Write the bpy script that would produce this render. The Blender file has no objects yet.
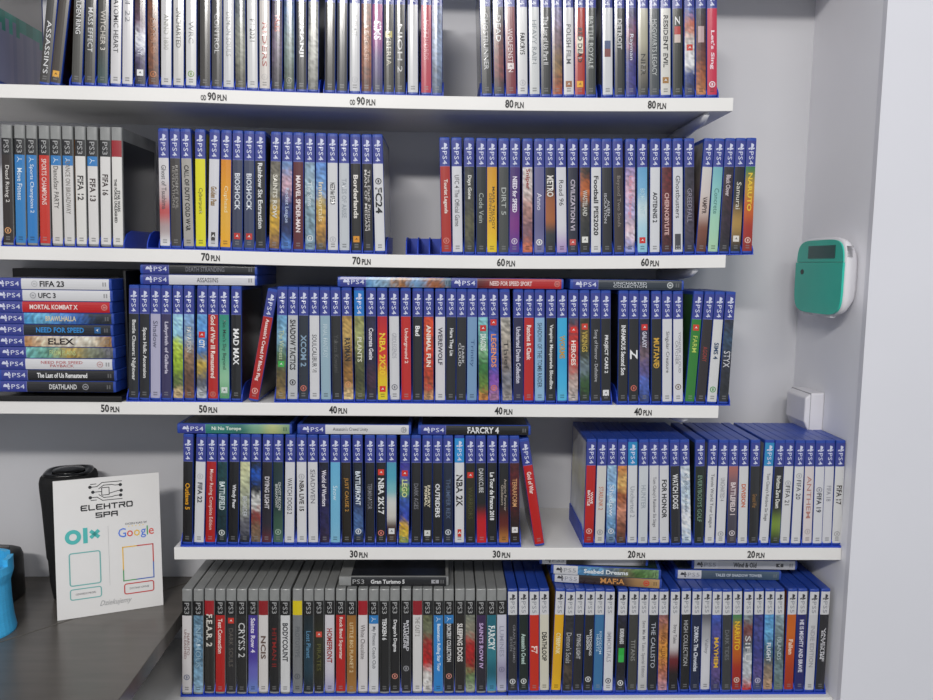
import bpy, math, random
from mathutils import Vector, Matrix
R = math.radians
col = bpy.context.scene.collection
EYE = 1.45                       # the lens stands 1.45 m above the floor

# ------------------------------------------------------------------ camera
FPX, DIST = 780.1124, 1.18239573
Fv = Vector((0.02956367, 0.99357353, -0.10925948))
Rv = Vector((0.99952471, -0.02842998, 0.01191979))
Uv = Vector((-0.00873694, 0.10955994, 0.99394179))
def camera():
    cd = bpy.data.cameras.new('camera'); c = bpy.data.objects.new('camera', cd); col.objects.link(c)
    cd.sensor_fit = 'HORIZONTAL'; cd.sensor_width = 36.0; cd.lens = FPX / 933 * 36.0
    cd.clip_start = 0.02
    m = Matrix((( Rv.x, Uv.x, -Fv.x, 0), (Rv.y, Uv.y, -Fv.y, -DIST), (Rv.z, Uv.z, -Fv.z, EYE), (0, 0, 0, 1)))
    c.matrix_world = m
    bpy.context.scene.camera = c
camera()
def x_for(u, Y, z):
    """world X that a photo column u has at depth Y and height z above the floor"""
    k = (u - 466.5) / FPX
    a = Rv.y * (Y + DIST) + Rv.z * (z - EYE); b = Fv.y * (Y + DIST) + Fv.z * (z - EYE)
    return (k * b - a) / (Rv.x - k * Fv.x)

# ------------------------------------------------------------------ colours and materials
def lin(c):
    c /= 255.0
    return c / 12.92 if c <= 0.04045 else ((c + 0.055) / 1.055) ** 2.4
def hexc(h):
    return tuple(lin(int(h[i:i + 2], 16)) for i in (0, 2, 4))
def rgb255(h):
    return tuple(int(h[i:i + 2], 16) for i in (0, 2, 4))
def mat(name, base, rough=0.5, coat=0.0, coat_rough=0.1, metallic=0.0, noise=0.0, scale=40.0, bump=0.0, attr=False, spec=0.5, sss=0.0, stretch=None):
    m = bpy.data.materials.new(name); m.use_nodes = True
    nt = m.node_tree; b = nt.nodes['Principled BSDF']
    b.inputs['Roughness'].default_value = rough
    b.inputs['Metallic'].default_value = metallic
    b.inputs['Coat Weight'].default_value = coat
    b.inputs['Coat Roughness'].default_value = coat_rough
    b.inputs['Specular IOR Level'].default_value = spec
    colr = hexc(base) if isinstance(base, str) else base
    b.inputs['Base Color'].default_value = (*colr, 1)
    if attr:
        a = nt.nodes.new('ShaderNodeAttribute'); a.attribute_name = 'print'
        nt.links.new(a.outputs['Color'], b.inputs['Base Color'])
    if noise or bump:
        tc = nt.nodes.new('ShaderNodeTexCoord'); n = nt.nodes.new('ShaderNodeTexNoise')
        n.inputs['Scale'].default_value = scale; n.inputs['Detail'].default_value = 4
        src = tc.outputs['Object']
        if stretch:
            mp = nt.nodes.new('ShaderNodeMapping'); mp.inputs['Scale'].default_value = stretch
            nt.links.new(src, mp.inputs['Vector']); src = mp.outputs['Vector']
        nt.links.new(src, n.inputs['Vector'])
        if noise and not attr:
            r = nt.nodes.new('ShaderNodeValToRGB')
            r.color_ramp.elements[0].position = 0.3; r.color_ramp.elements[1].position = 0.7
            r.color_ramp.elements[0].color = (*[c * (1 - noise) for c in colr], 1)
            r.color_ramp.elements[1].color = (*[min(1, c * (1 + noise)) for c in colr], 1)
            nt.links.new(n.outputs['Fac'], r.inputs['Fac']); nt.links.new(r.outputs['Color'], b.inputs['Base Color'])
        if bump:
            bp = nt.nodes.new('ShaderNodeBump'); bp.inputs['Strength'].default_value = bump; bp.inputs['Distance'].default_value = 0.002
            nt.links.new(n.outputs['Fac'], bp.inputs['Height']); nt.links.new(bp.outputs['Normal'], b.inputs['Normal'])
    return m
M = {}
M['print'] = mat('printed_paper', 'cccccc', rough=0.38, coat=0.9, coat_rough=0.16, attr=True, spec=0.25)
M['blue_case'] = mat('blue_case_plastic', '25439a', rough=0.34, noise=0.15, scale=30)
M['clear_case'] = mat('clear_case_plastic', '838483', rough=0.28, noise=0.2, scale=25)
M['rack'] = mat('blue_rack_plastic', '1a3cac', rough=0.45, noise=0.1, scale=60, bump=0.2)
M['white_board'] = mat('white_laminate', 'dddbd8', rough=0.4, noise=0.02, scale=12)
M['board_under'] = M['white_board']
M['wall'] = mat('painted_plaster', 'c6c6ca', rough=0.75, noise=0.02, scale=6, bump=0.06)
M['wall_white'] = mat('white_painted_plaster', 'd4d4da', rough=0.7, noise=0.015, scale=5, bump=0.05)
M['reveal'] = mat('reveal_plaster_lightened', 'e8e8ec', rough=0.55, noise=0.02, scale=6, bump=0.04)  # base colour raised to imitate light falling on the niche side
M['black_ink'] = mat('black_vinyl', '1c1c1e', rough=0.5, noise=0.05)
M['desk'] = mat('dark_grey_laminate', '5a5550', rough=0.24, noise=0.10, scale=9, stretch=(1, 6, 1))
M['desk_edge'] = mat('desk_edge_band', '383633', rough=0.5, noise=0.05)
M['seam'] = mat('dark_joint', '151413', rough=0.8, noise=0.05)
M['black_plastic'] = mat('black_plastic', '121213', rough=0.42, noise=0.1, scale=80)
M['gloss_black'] = mat('gloss_black_plastic', '0c0c0d', rough=0.16, noise=0.05)
M['dark_fabric'] = mat('black_mesh_cloth', '0c0c0e', rough=0.85, noise=0.3, scale=400, bump=0.3)
M['print_blue'] = mat('light_blue_filament', '45b4ea', rough=0.42, noise=0.06, scale=300, bump=0.3, stretch=(0.2, 0.2, 3))
M['sign_white'] = mat('white_acrylic', 'dfdddb', rough=0.22, noise=0.01)
M['sign_edge'] = mat('clear_acrylic_edge', '8a8a88', rough=0.2, noise=0.05)
M['teal'] = mat('teal_plastic', '2cbaa4', rough=0.3, noise=0.04, scale=20)
M['white_plastic'] = mat('white_plastic', 'd8d6da', rough=0.4, noise=0.02, scale=30)
M['lcd'] = mat('dark_display', '23504c', rough=0.12, noise=0.08)
M['vent'] = mat('grey_slot', '9a989c', rough=0.6, noise=0.05)
M['bracket'] = mat('satin_bracket', 'dcdce0', rough=0.35, noise=0.05)
M['floor'] = mat('grey_floor_tile', '8c8a86', rough=0.5, noise=0.06, scale=4)

# ------------------------------------------------------------------ mesh helpers
class MB:
    """collects verts and faces; .build() links them as one mesh object"""
    def __init__(s): s.v = []; s.f = []; s.c = []; s.mi = []
    def add(s, vs, fs, c=None, mi=0):
        n = len(s.v); s.v += [tuple(v) for v in vs]
        s.f += [tuple(i + n for i in f) for f in fs]; s.mi += [mi] * len(fs)
        s.c += (c if isinstance(c, list) else [c or (0.5, 0.5, 0.5)] * len(vs))
        return s
    def box(s, x0, x1, y0, y1, z0, z1, c=None, mi=0):
        vs = [(x, y, z) for x in (x0, x1) for y in (y0, y1) for z in (z0, z1)]
        fs = [(0, 1, 3, 2), (4, 6, 7, 5), (0, 4, 5, 1), (2, 3, 7, 6), (0, 2, 6, 4), (1, 5, 7, 3)]
        return s.add(vs, fs, c, mi)
    def loft(s, rings, cap=True, c=None, mi=0, closed=True):
        n = len(rings[0]); vs = [p for r in rings for p in r]; fs = []
        for k in range(len(rings) - 1):
            for i in range(n if closed else n - 1):
                j = (i + 1) % n
                fs.append((k * n + i, k * n + j, (k + 1) * n + j, (k + 1) * n + i))
        if cap:
            fs.append(tuple(reversed(range(n)))); fs.append(tuple(range((len(rings) - 1) * n, len(rings) * n)))
        return s.add(vs, fs, c, mi)
    def mesh(s, name, mats, color=False, smooth=False):
        me = bpy.data.meshes.new(name); me.from_pydata(s.v, [], s.f); me.update()
        for m in (mats if isinstance(mats, (list, tuple)) else [mats]): me.materials.append(m)
        if any(s.mi): me.polygons.foreach_set('material_index', s.mi)
        if color:
            a = me.color_attributes.new('print', 'FLOAT_COLOR', 'POINT')
            a.data.foreach_set('color', [x for c in s.c for x in (c[0], c[1], c[2], 1.0)])
        if smooth: me.polygons.foreach_set('use_smooth', [True] * len(me.polygons))
        return me
    def build(s, name, mats, parent=None, color=False, smooth=False, bevel=0.0):
        return link(name, s.mesh(name, mats, color, smooth), parent, bevel)
def link(name, me, parent=None, bevel=0.0):
    o = bpy.data.objects.new(name, me); col.objects.link(o)
    if parent: o.parent = parent
    if bevel:
        b = o.modifiers.new('bevel', 'BEVEL'); b.width = bevel; b.segments = 3; b.limit_method = 'ANGLE'; b.angle_limit = R(40)
    return o
def tag(o, label=None, cat=None, group=None, kind=None):
    if label: o['label'] = label
    if cat: o['category'] = cat
    if group: o['group'] = group
    if kind: o['kind'] = kind
    return o
def empty(name, loc):
    o = bpy.data.objects.new(name, None); col.objects.link(o); o.location = loc; o.empty_display_size = 0.05
    return o

# ------------------------------------------------------------------ lettering
_tc = {}
def glyphs(s, bold=False, spacing=1.0):
    """outline of a string as (verts, faces, width, height), lower left at 0,0; cached"""
    k = (s, bold, spacing)
    if k in _tc: return _tc[k]
    c = bpy.data.curves.new('type', 'FONT'); c.body = s; c.size = 1.0; c.resolution_u = 2
    c.offset = 0.028 if bold else 0.004
    c.space_character = spacing; c.space_line = 0.85; c.align_x = 'CENTER' if '\n' in s else 'LEFT'
    o = bpy.data.objects.new('type', c); col.objects.link(o)
    dg = bpy.context.evaluated_depsgraph_get(); dg.update()
    me = bpy.data.meshes.new_from_object(o.evaluated_get(dg))
    vs = [v.co.copy() for v in me.vertices]; fs = [tuple(p.vertices) for p in me.polygons]
    bpy.data.objects.remove(o); bpy.data.curves.remove(c); bpy.data.meshes.remove(me)
    if not vs: vs = [Vector((0, 0, 0))]
    x0 = min(v.x for v in vs); x1 = max(v.x for v in vs); y0 = min(v.y for v in vs); y1 = max(v.y for v in vs)
    r = ([(v.x - x0, v.y - y0) for v in vs], fs, max(x1 - x0, 1e-4), max(y1 - y0, 1e-4))
    _tc[k] = r
    return r
PS_SIGN = [
    [(.42, 0), (.42, 1), (.6, .96), (.8, .87), (.88, .72), (.82, .56), (.66, .5), (.66, .62), (.71, .66), (.71, .74), (.58, .82), (.58, -.04)],
    [(0, .2), (.12, .3), (.38, .38), (.38, .28), (.17, .2), (.38, .2), (.38, .1), (.1, .07)],
    [(.62, .3), (.84, .37), (1, .3), (.95, .18), (.62, .04), (.62, .15), (.82, .23), (.76, .28), (.62, .21)]]
def fan(poly):
    return [(0, i, i + 1) for i in range(1, len(poly) - 1)]

ROW1L = '''
53.2 44.2|4a4846|ASSASSIN'S|e8e8e8|c.6 l.6 cov:2a2c34,30323a
65.6 54.8|4d443c|||s:eab54a@.9 cov:5a2a20,3a1c18,2a1410
79.7 76.4|55544f|ELDEN RING|eeeeee|c.25 l.4
90.5 89.5|4e4c48|MASS EFFECT|e0e0e0|c.4 l.5
103.7 102.4|57564f/4c4a46/3e5a58|WITCHER 3|ddd8d0|c.4 l.45
116.5 115.5|d9d7d8|ATOMIC HEART|34343a|c.35 l.6
127.8 127.3|dad8da|F1 22|8a8a90|c.15 l.3 o:b5b5ba@.04
140.2 140.2|~4b2f2a/6a4a60/e0e0ea/4a3c66/302c3c|DESTINY|e6e6f0|c.55 l.25 s:eeeeee@.87
152.6 153.6|~7a4a30/8d5a38/6a4430|DIABLO|b08060|c.45 l.4 o:c08050@.88
166.2 166.2|d7d6d6|ANNO 1800|b0b0a8|c.4 l.4
178.5 178.5|d6d4d2|UNCHARTED|77756e|c.35 l.45
191.1 191.1|dcdcdc|WRC|9a9a9a|c.4 l.25 o:8fae6a@.87
205 205|46423e|||
216.9 216.9|4a4846|CONTROL|c8c8c8|c.4 l.45
228.6 228.6|d6d6d8|DEMON SOULS|aaaaaa|c.4 l.5
239.8 240.6|~5a646a/8a8c80/5e5a4a|||
252 252.6|d8d8d8|F1 2021|222226|c.35 l.25
264.4 264.7|d9d3ce|RIDERS|b05048|c.5 l.5 o:c9c5c2@.87
277.4 276.8|~4a3c58/6a5a70/2e2c34|TALES|d07060|c.25 l.2
289.2 289.2|~4c6a94/7a8c8a/4d5a48|||o:90938c@.9
301.3 301.5|35353a|JUMANJI|ececec|b c.38 l.5
313.6 312.9|~8a8a84/b0b0a8/80807a|||
330.2 329.8|403e3c|||
342.5 342|45464a|||
354.8 354.8|d0d0d2|OUTLAST|a8a8a8|c.25 l.25 o:c5c5c8@.87
366.4 366.6|~7c4f3c/a06848/6e4234|MINECRAFT|caa088|c.45 l.4
377.4 377.4|b0508c/a85a98/6a5a8a/4a4c68|SIMS|f0e8f0|b c.3 l.22 h.75
388.8 389|44423c|SYBERIA|c8c4b4|c.5 l.4 s:d8cc70@.34
400 400|4a4844|NIOH 2|d5d5d5|c.5 l.55
412.8 413|d5d5d6|||
426.3 426.3|c0445a|LOST WORDS|e0a0a8|c.4 l.45
437 437|~7684a4/8a9ab4/5a6a80|||
'''
ROW1R = '''
485 487.1|4a4a4a|GHOSTRUNNER|d8d8d8|c.4 l.65
498 499.4|~4c4846/6a3a38/8a4a48/403c40|DEAD|f0f0f0|c.25 l.3
509.6 511.4|8a3440|WOLFENSTEIN|e8d8d8|c.5 l.5 s:eee6e6@.68
522 522.8|dcdcdd|FARCRY5|222226|b c.42 l.25 h.5 o:c2c2c6@.87
534 534.8|d4d6d6|HEAVY RAIN|9aa0a4|c.4 l.5
545.8 546.2|3a3c3c|The Last of Us Part II|eeeeee|c.38 l.55
556.4 557.6|~8a84aa/7e6670/8c7048/a85a34|||
568.4 569|dddbdb|POLISH FILM|3a3a44|c.42 l.45 s:a8754e@.88
580.1 580.1|b83c28|RED DEAD|2a1c18|b c.43 l.4 w:f0ead8 s:f0b828@.88
591 591|4a4f4c|BATTLE ROYALE|c4c8c4|c.4 l.6
607.6 607.8|d5d6d8|||w:50608a,8a4a4a@.47
619.6 619.9|353838|DETROIT|cccccc|b c.3 l.35
631.2 631.2|~4a4c86/8a5a70/3e3c84/4a4690|Rayman|d8dce8|c.45 l.3
643 643.2|c8c4b4/b8b4a0/8a8478/4a4a46|NIER|3a3a34|c.65 l.25
654.6 654.6|565c60|HOGWARTS LEGACY|c9ccca|c.45 l.65
665.7 665.7|dcdad4|RESIDENT EVIL|2a2a2a|b c.38 l.6 s:b08850@.83
677.4 677.7|3e4038|Z|f2f2f2|c.14 l.1 w:c04a44,d8c8c0@.3
689.6 689.8|~5a74b0/c87860/d8d4d0/e8e8ea/3a4a80/4a4c68|||s:d04030@.45
701 701.1|~3c3a44/5c3c3c/6e4038/a0603c/c08858|||w:c8b0b0@.3
712.2 712.2|d0385a|Let's Sing|f4dce4|b c.48 l.45 o:f0e8ec@.88
'''
ROW2P = '''
6.4 8.5|3a302c|Dead Rising 2|e8e4e0|c.33 l.42 o:d8a878@.86
19.4 21|3f8fc8|Move Fitness|e8f2fa|c.33 l.36 hb
31.3 32.7|3a8ccc|Sports Champions 2|e8f2fa|c.38 l.55 hb
43.9 45.3|d0402e|SPORTS CHAMPIONS|f6e6e0|c.3 l.52
55.5 57.8|dcd8d4|DanceStar PARTY|55504c|c.36 l.48 hb
67.4 69.7|dcdad8|DANCE ON BROADWAY|8a847e|c.36 l.6 hb cov:e09a2c,f0b840
80 81.8|e4e2de|FIFA 12|3a3836|b c.36 l.28 h.62 hf
92.1 93.9|e2e0de|FIFA 13|45322e|b c.38 l.26 h.6 hf hb
105.1 106|e4e2e0|FIFA 16|4a3a38|b c.32 l.24 h.6 hf
116.6 118.2|e6e4e0|STAR WARS\\nTHE FORCE UNLEASHED|2c2c2c|b c.5 l.5 hd:a8202e cov:14161c,1c1e28,2a3038,14161c
'''
ROW2L = '''
163.4 165.3|dcdadc/dcdadc/d0c0c0/c86060/b8a8a8/e6e6e8|Ghost of Tsushima|5a5a60|c.33 l.5
174.7 176|4e4a48|RESIDENT EVIL\\nREVELATIONS|a8a49e|c.33 l.5
185.4 188.9|b4b0aa|CALL OF DUTY COLD WAR|2a2826|b c.45 l.75
200.1 200.9|e6e024|Cyberpunk|6a6820|c.48 l.3
214.3 213|dcdce0|Golden Pass|9a7a3a|b c.42 l.22 h.6 x:55504c@.88
226.1 225.3|e09a28/e8a828/e8b848/f0b830|Cuphead|f6e6b8|c.45 l.3
237.6 237.1|4a5068|BIOSHOCK|d8dce4|b c.36 l.42 h.55 s:c84038@.87
249.1 249.1|4c5470|BIOSHOCK|d8dce4|b c.36 l.42 h.55 s:c84038@.87
259.6 260.7|2c2c32|Rainbow Six Extraction|e6e6e6|b c.4 l.75
275.7 274.1|~7a7468/8c8a7e/c8a438/8a6a50|SAINTS ROW|dcd8cc|b c.4 l.5
287.2 286.1|~7a98c4/c8a8b4/3c4a80/28386a/5a88c8|Rocket League|c8d4ec|c.5 l.4
298.2 298.2|6c2c34|MARVEL SPIDER-MAN|f0e4e4|b c.48 l.65
309.7 310.2|~94acc0/a8bcc4/8aa4b0/90a8b8|The Sims|dfe8ec|c.36 l.28 o:d4dce0@.87
321 321|~6a92cc/7aa4d4/b8a05a/c89c50/5c5448|Immortals|f0e0b8|c.45 l.45
332.5 333|dcdcde|NEED for SPEED|3a3a3e|b c.35 l.25 o:c4c4c8@.88
344 344.5|ccd0d4|TALES OF ARISE|a0a6ae|c.4 l.45
355.5 356.6|302e2c|Borderlands|eae6de|b c.38 l.5 s:e0a030@.87
367 368.4|333030|The Dark Pictures\\nMAN OF MEDAN|d8d4d0|c.42 l.7
377.5 380.2|dedee0|FC24|1e1e22|b c.42 l.3 h.7 o:2a2a30@.2
'''
ROW2R = '''
444.9 446.7|b83c30|Tourist Legends|f0e4dc|b c.35 l.4 o:d88a80@.87
456.7 457.8|dcdce0|UFC 4 The Official Game|5c5c62|c.4 l.6
469.2 469.6|~46484a/4c4c48/6a6850/4a4a40|Days Gone|e6e6e0|b c.24 l.28
481.4 481.4|343a3a|Code Vein|b4bab4|c.48 l.35
492 492|d8a428/e0b028/e8bc28/ecd028|MAFIA TRILOGY\\nDEFINITIVE|5a4418|c.48 l.5
503.8 503.8|555856|DIRT 5|c0c4c0|c.4 l.32
515.1 514.4|54347c/5a3480/8a3c90/64409a|NEED for SPEED|f2ecf6|b c.32 l.42 o:d8cce0@.87
527.6 527.6|~d8d0cc/d4c8c4/b89088/8a6a74/c87858|Sniper|a04038|b c.14 l.24
539.4 539.4|7a78a0/7c7aa0/74729a/8a88b0|Anno|e4e2ee|c.4 l.2 o:eeeeea@.88
549.6 550.5|302e30/302e30/a86a40/b07040/3c4448/302e32|METRO|e4e0da|b c.22 l.25 h.7
560 562|dcdce0/dcdce0/dcdce0/b8a0cc|Road 96|5a5a60|c.3 l.3
572.9 572.9|343648|CIVILIZATION VI|c4bcc8|b c.44 l.6 s:d0605a@.88
585 585.1|~3a3836/c07038/4a4640/3a3c3a/2c2c2a|WASTELAND|e0e0d8|c.42 l.3 s:e8e8e2@.85
596.2 596|dededf|Football PES2020|26262a|b c.45 l.7 h.5
606.7 607.2|343438|ALIEN\\nISOLATION|d0d0d4|c.48 l.35
618 619.4|4a403e|Beyond Two Souls|98908a|c.4 l.6
630.5 630|~a090b8/d8b8c8/b8b0d0/e0c8d0/9aa0cc|Life is Strange|e8a0b0|c.35 l.5
642.5 642.5|78b0d4/88bcdc/d4e4e8/b8dae6/a0d0e0|BIOMUTANT|c0dce4|c.4 l.3 s:d83c34@.86
655.3 654.8|dedfe2|AOTENNIS 2|3a3c42|b c.47 l.36
666.8 666.8|~6a2c30/7a3438/5c2428/502428|CHERNOBYLITE|dcb8b4|b c.55 l.5
677.9 677.9|dbdce0|Ghostbusters|55555c|c.35 l.5 w:5a5a60@.88
689.5 689.5|~3a3644/4c4650/585060/3c3850|GREEDFALL|a09aa8|c.45 l.4
707.9 700.8|d8d4d0/d8d0cc/d0c0b8/8a5a48/704434|VAMPYR|5c4c48|b c.45 l.2 cov:3a2a30,4a3034,2c2428
718.5 712.6|88c0c8/9cd0cc/b0d8c0/b8d8b8|Concrete|60908c|c.4 l.3
728.2 723.9|~383238/4a3038/3c2c3c/343038|Black Clover|d4c8cc|b c.22 l.25
739.5 735.2|2c2c30/2c2c30/b89858/2e2e32|Samurai|e4e0d4|c.34 l.32 s:e8e4dc@.85
749.2 747|4c8a58/c89c38/d07028/b03c2c/9c3028|NARUTO|f0d048|b c.3 l.45 o:e8c8bc@.87
'''
ROW3L = '''
133.7 133.3|2e3034|Battle Chasers: Nightwar|dededc|b c.43 l.72
144.5 144.5|2a2a2e|Space Hulk: Ascension|e2e2e0|b c.46 l.6
155 155.4|bcbad0|Shadow|6a6a80|c.24 l.32
165.5 166.2|46406a|Labyrinth of Galleria|d4d0e0|b c.4 l.62
177.6 178.3|~a8d0e8/9cc8e0/b8cc50/9cb838/687848/d0b890|||
188.8 189.3|~8cb0d8/90a8c0/a08468/6a5040/84604a|PATAPON|d8d4cc|c.3 l.3
202 201.6|~7ab0e0/6aa4e0/5a88c0/c0a850/686c78/c4c8cc|CITY|f0f0f0|b c.35 l.1 h.6 s:d83028@.24
213 213|c02c24|God of War III Remastered|f4e4dc|b c.38 l.75 o:d07060@.95
223.8 224.5|3f9c88/50a890/74b89c/a0ccaa/68a878|No Man's Sky Beyond|24463e|c.36 l.58 s:d8e4dc@.9
236.1 236.1|242426|MAD MAX|f0f0f0|b c.38 l.43 h.6 cov:2a2420,3c2c24,2a2018
'''
ROW3M = '''
268.9 253.1|b8241e|Assassin's Creed IV Black Flag|f4e0dc|b c.4 l.75 o:e8b0a8@.9 cov:2a2a2c,34302e,5a5048
282 280.7|~78a8c8/90b8cc/5c7858/70603c/a08858|The Witness|c8d4b0|c.35 l.35 s:50b860@.58
292.6 292.6|c8cacc|SHADOW TACTICS|2c2a2c|b c.35 l.6 h.6 o:3a3a3c@.8
303.5 303.5|343c48|XCOM 2|98b0c4|b c.42 l.38 h.6 o:d08070@.87
314.2 314.7|dcdcde|SOULCALIBUR VI|55565c|c.45 l.45
324.7 326|a4bcc8|FINAL FANTASY|c8d8de|c.3 l.4
335 337.2|2e2e2e|Yakuza Kiwami|5c5c5a|c.45 l.45
346.8 348.7|~b89858/c0a468/886838/a0783c/e0c89c|RAYMAN|3c3020|b c.4 l.28 h.6 o:d8a070@.82
359.2 360.3|~a0a068/a8ac78/686c44/4c5030/707048|PLANTS|dcdcc4|b c.4 l.3 hd:2888d0
371 371.5|~302a48/342c50/282444/4c2c44/2c2a40|Concrete Genie|e6e4ea|b c.33 l.38
382.2 382.8|c02434/d03828/d84830/e8c828/e8d828|NBA 2K20|f0d030|b c.45 l.5 h.65 s:e03028@.87
394 394.8|dadadc|GRIDLEGENDS|b0b0b8|c.35 l.3 o:8a8a92@.85
405.8 406.4|c83028|Underground 2|f4d4cc|b c.35 l.42
417.6 417.6|2c2c2e|Bad|f0f0f0|b c.17 l.12
428.7 428.7|~c8502c/d05c30/c84828/b8502c/c8a078|ANIMAL FUN|f4e8dc|b c.35 l.5 o:d8544c@.85
440.3 440.3|dcdade|WEREWOLF|55505c|b c.35 l.45
451.3 450.7|2b2b2d|Hare They Lie|e8e8e8|b c.3 l.33
461.2 460.7|303033|DARK\\nCLOUD|d8d8da|c.45 l.28
471.9 471.9|88a8c8|Trinity|4c6c94|c.43 l.33
482.6 483.7|~8cc0c8/78b0a8/88b48c/3c7840/68883c/c88848|DRAGONS|e8f0e8|b c.3 l.2 h.6 s:d03028@.13
492.7 494.2|~484c90/4068b8/3c5cb0/8a58b0/c090b4|LEGENDS|e8a070|b c.4 l.4 h.55 s:d83c30@.06 o:d88070@.85
505.3 507.5|~b4b0a8/b8b0a4/988c84/84848c/a8a09c|Thief|4c4844|c.45 l.35
518.4 518.4|343058|Uncharted Drake Collection|dad8e6|b c.45 l.68
529.1 528.7|c42a24|Ratchet & Clank|f6e4de|b c.3 l.42
539.8 539.8|9cc0dc|SHADOW OF THE TOMB RAIDER|2c4858|c.45 l.78
551.2 550.8|262628|Vampire: Masquerade Bloodline|e4e4e2|b c.47 l.78
562.3 562.3|48b8e0/48b8e0/40b0dc/50bce4/68c4e4|WORMS|c8a048|b c.35 l.28 h.6
573.7 573.3|~585c70/c84038/c04438/b8a49c/c4bcb8|HEROES|f0e4dc|b c.42 l.3 h.5 s:e03828@.14
584.8 584.8|~4c4c38/6c5c2c/44482c/7c8c94/3c6030/2c3828|VIKINGS|c8b058|b c.28 l.25 h.6 s:d84830@.1
595.8 595.8|2d2d30|Song of Horror - Definitive|c8c8ca|c.45 l.63
606 606|2a2a2c|PROJECT CARS 2|ececec|b c.43 l.46 s:e8e8e8@.9
623.7 622.8|28282a|INFAMOUS Second Son|ececec|b c.38 l.6
633.7 633.7|2b2b2d|Z|f4f4f4|b c.43 l.12 h.8 o:d07868@.84
644 644.5|~2c2c48/3c3450/7c6870/6c6090/5c74c0/384878|GALAXY|d8d8e4|b c.25 l.2 s:d83830@.1
656.5 656.5|2c2c2c|MUTANT|d8b048|b c.4 l.34 h.6 o:d8b048@.56
667.4 667.2|dcdcde|Singular Creature|5c5c64|c.4 l.5
678.3 678.3|dfdfe2|YONDER CLOUD\\nCATCHER|9898a0|c.4 l.5 o:8c7c70@.82
697.2 689.7|3c8c3c|FARM|c8d870|c.3 l.2 s:d84c30@.1 cov:2a2c2a,343430
708.3 700.4|3a3234|AGONY|b05048|c.42 l.18
718.6 711.8|dcdcdc|SIMS 4|3c5878|b c.38 l.2 h.5 o:5ca860@.85
729.8 723.6|~383a48/405870/3c3e4c/34363e/303238|STYX|dadade|c.48 l.2 h.7
'''
ROW4L = '''
187.9 187.2|222022|Outlaws 5|e0a828|b c.43 l.33 h.5
200.7 198.8|dedee0|FIFA 22|4a4a50|b c.38 l.25 h.5 o:c8c8cc@.18
211 210|b82420|Motor Racing Complete Edition|f0dcd4|c.47 l.75
222.4 221.7|~1c4c50/245458/1c484c/1a3c44/143038|BATTLEFIELD|d4e0e0|b c.42 l.35 h.6 o:d8dcd8@.88
234.4 232.9|222226|Windy Peer|e8e8ea|b c.43 l.3
245.1 244.7|~d0d0a8/c4c8a8/a8ac9c/74747c/2c3040|BEHOLDER|d0d4d8|c.55 l.25
256 255.8|~243038/2860b8/303438/e0e0dc/8c4440/88705c/7c6c5c|||
267.4 266.5|302c34/302c34/302c34/383440/6c3844|DYING LIGHT|d8d4d8|b c.38 l.4 h.5
278.1 278.1|2c4440/30484c/2c4444/486858/587868|GHOST RECON\\nBREAKPOINT|e0e4e0|c.42 l.35 o:a8bcac@.87
290.1 289.3|dcdcdf|WATCH DOGS 2|2e2e32|c.42 l.45 h.5
301.5 301.9|dfdfe1|NBA LIVE 15|3c3030|b c.42 l.38 h.5 o:bcbcc0@.18
312.6 313.3|dcdcde|SHADWEN|7c7c84|c.3 l.42 o:c8c8cc@.14
323.8 324.8|~24243c/2c2c54/302c58/34305c/40304c|World of Warriors|e8e4ec|b c.32 l.45
335.3 335.3|78bcdc/80c0dc/84c0dc/90c4dc|Snow|d8ecf4|c.38 l.18
345.4 346.9|30281c|JUST CAUSE 2|d0a050|c.4 l.42 h.5
357.7 358.6|~242c38/2c3444/3c4c70/5878a8/202838|BATTLEFRONT|dce4ec|b c.32 l.42 h.55 o:e0e4e8@.86
369.9 369.9|2c2c30|TERMINATOR|909096|c.42 l.32
381.1 381.1|28282a|NBA 2K17|ececec|b c.42 l.45 h.65 s:e04838@.12 o:d88a80@.88
391.6 391.6|5ca8c0/60b0c4/88c0c8/d8d8d4/d4d0c8/50342c/4c3c38|||s:e4e4e4@.86
405.1 403.8|~44409c/605cac/74a060/4868b8/3c50a8/e0b840/88a060|LEGO|d8e0a0|b c.32 l.22 h.6 s:d83830@.13
416.2 416.2|2c2c2f|DARK AGES|8c8c92|c.42 l.32
427.4 427.4|29292c|FARCRY\\nPRIMAL|e4dcc4|b c.42 l.28 s:e0e0dc@.88
437.2 437.2|2a2a2c|OUTRIDERS|ececee|b c.47 l.42 h.5
448.2 448.2|28344c|THUMPER REX|6c7c98|c.45 l.5 o:d4d8dc@.87
459.5 459.5|dfdfe0|NBA 2K|2c2428|b c.35 l.4 h.7 hd:38a0dc x:d04838@.88
470.5 470.5|2c2a20/3c3820/404020/34341c/24221c|WARRIORS|5c5c34|c.5 l.4 s:d84030@.15
480.5 481.8|2c2c2e/2c2c2e/2c2c2e/c8202c/d0242c|DANKCUBE|d8d8d8|c.22 l.3 h.5
492.1 492.1|252528|Le Tour de France 2018|f0f0f0|b c.42 l.6
503.9 503.9|28282a/2c2a2a/2c2a2a/702c24/c08848|Asterix Forever\\nGladiators|c4b8ac|c.4 l.4
514.6 515|~5c2428/6c2428/501c20/381c1c/302020|TERRAFORM|e0b080|c.37 l.35 h.5 s:e8e4e4@.84
527.2 539.9|c41f1a|God of War|f6e0da|b c.22 l.28
'''
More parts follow.
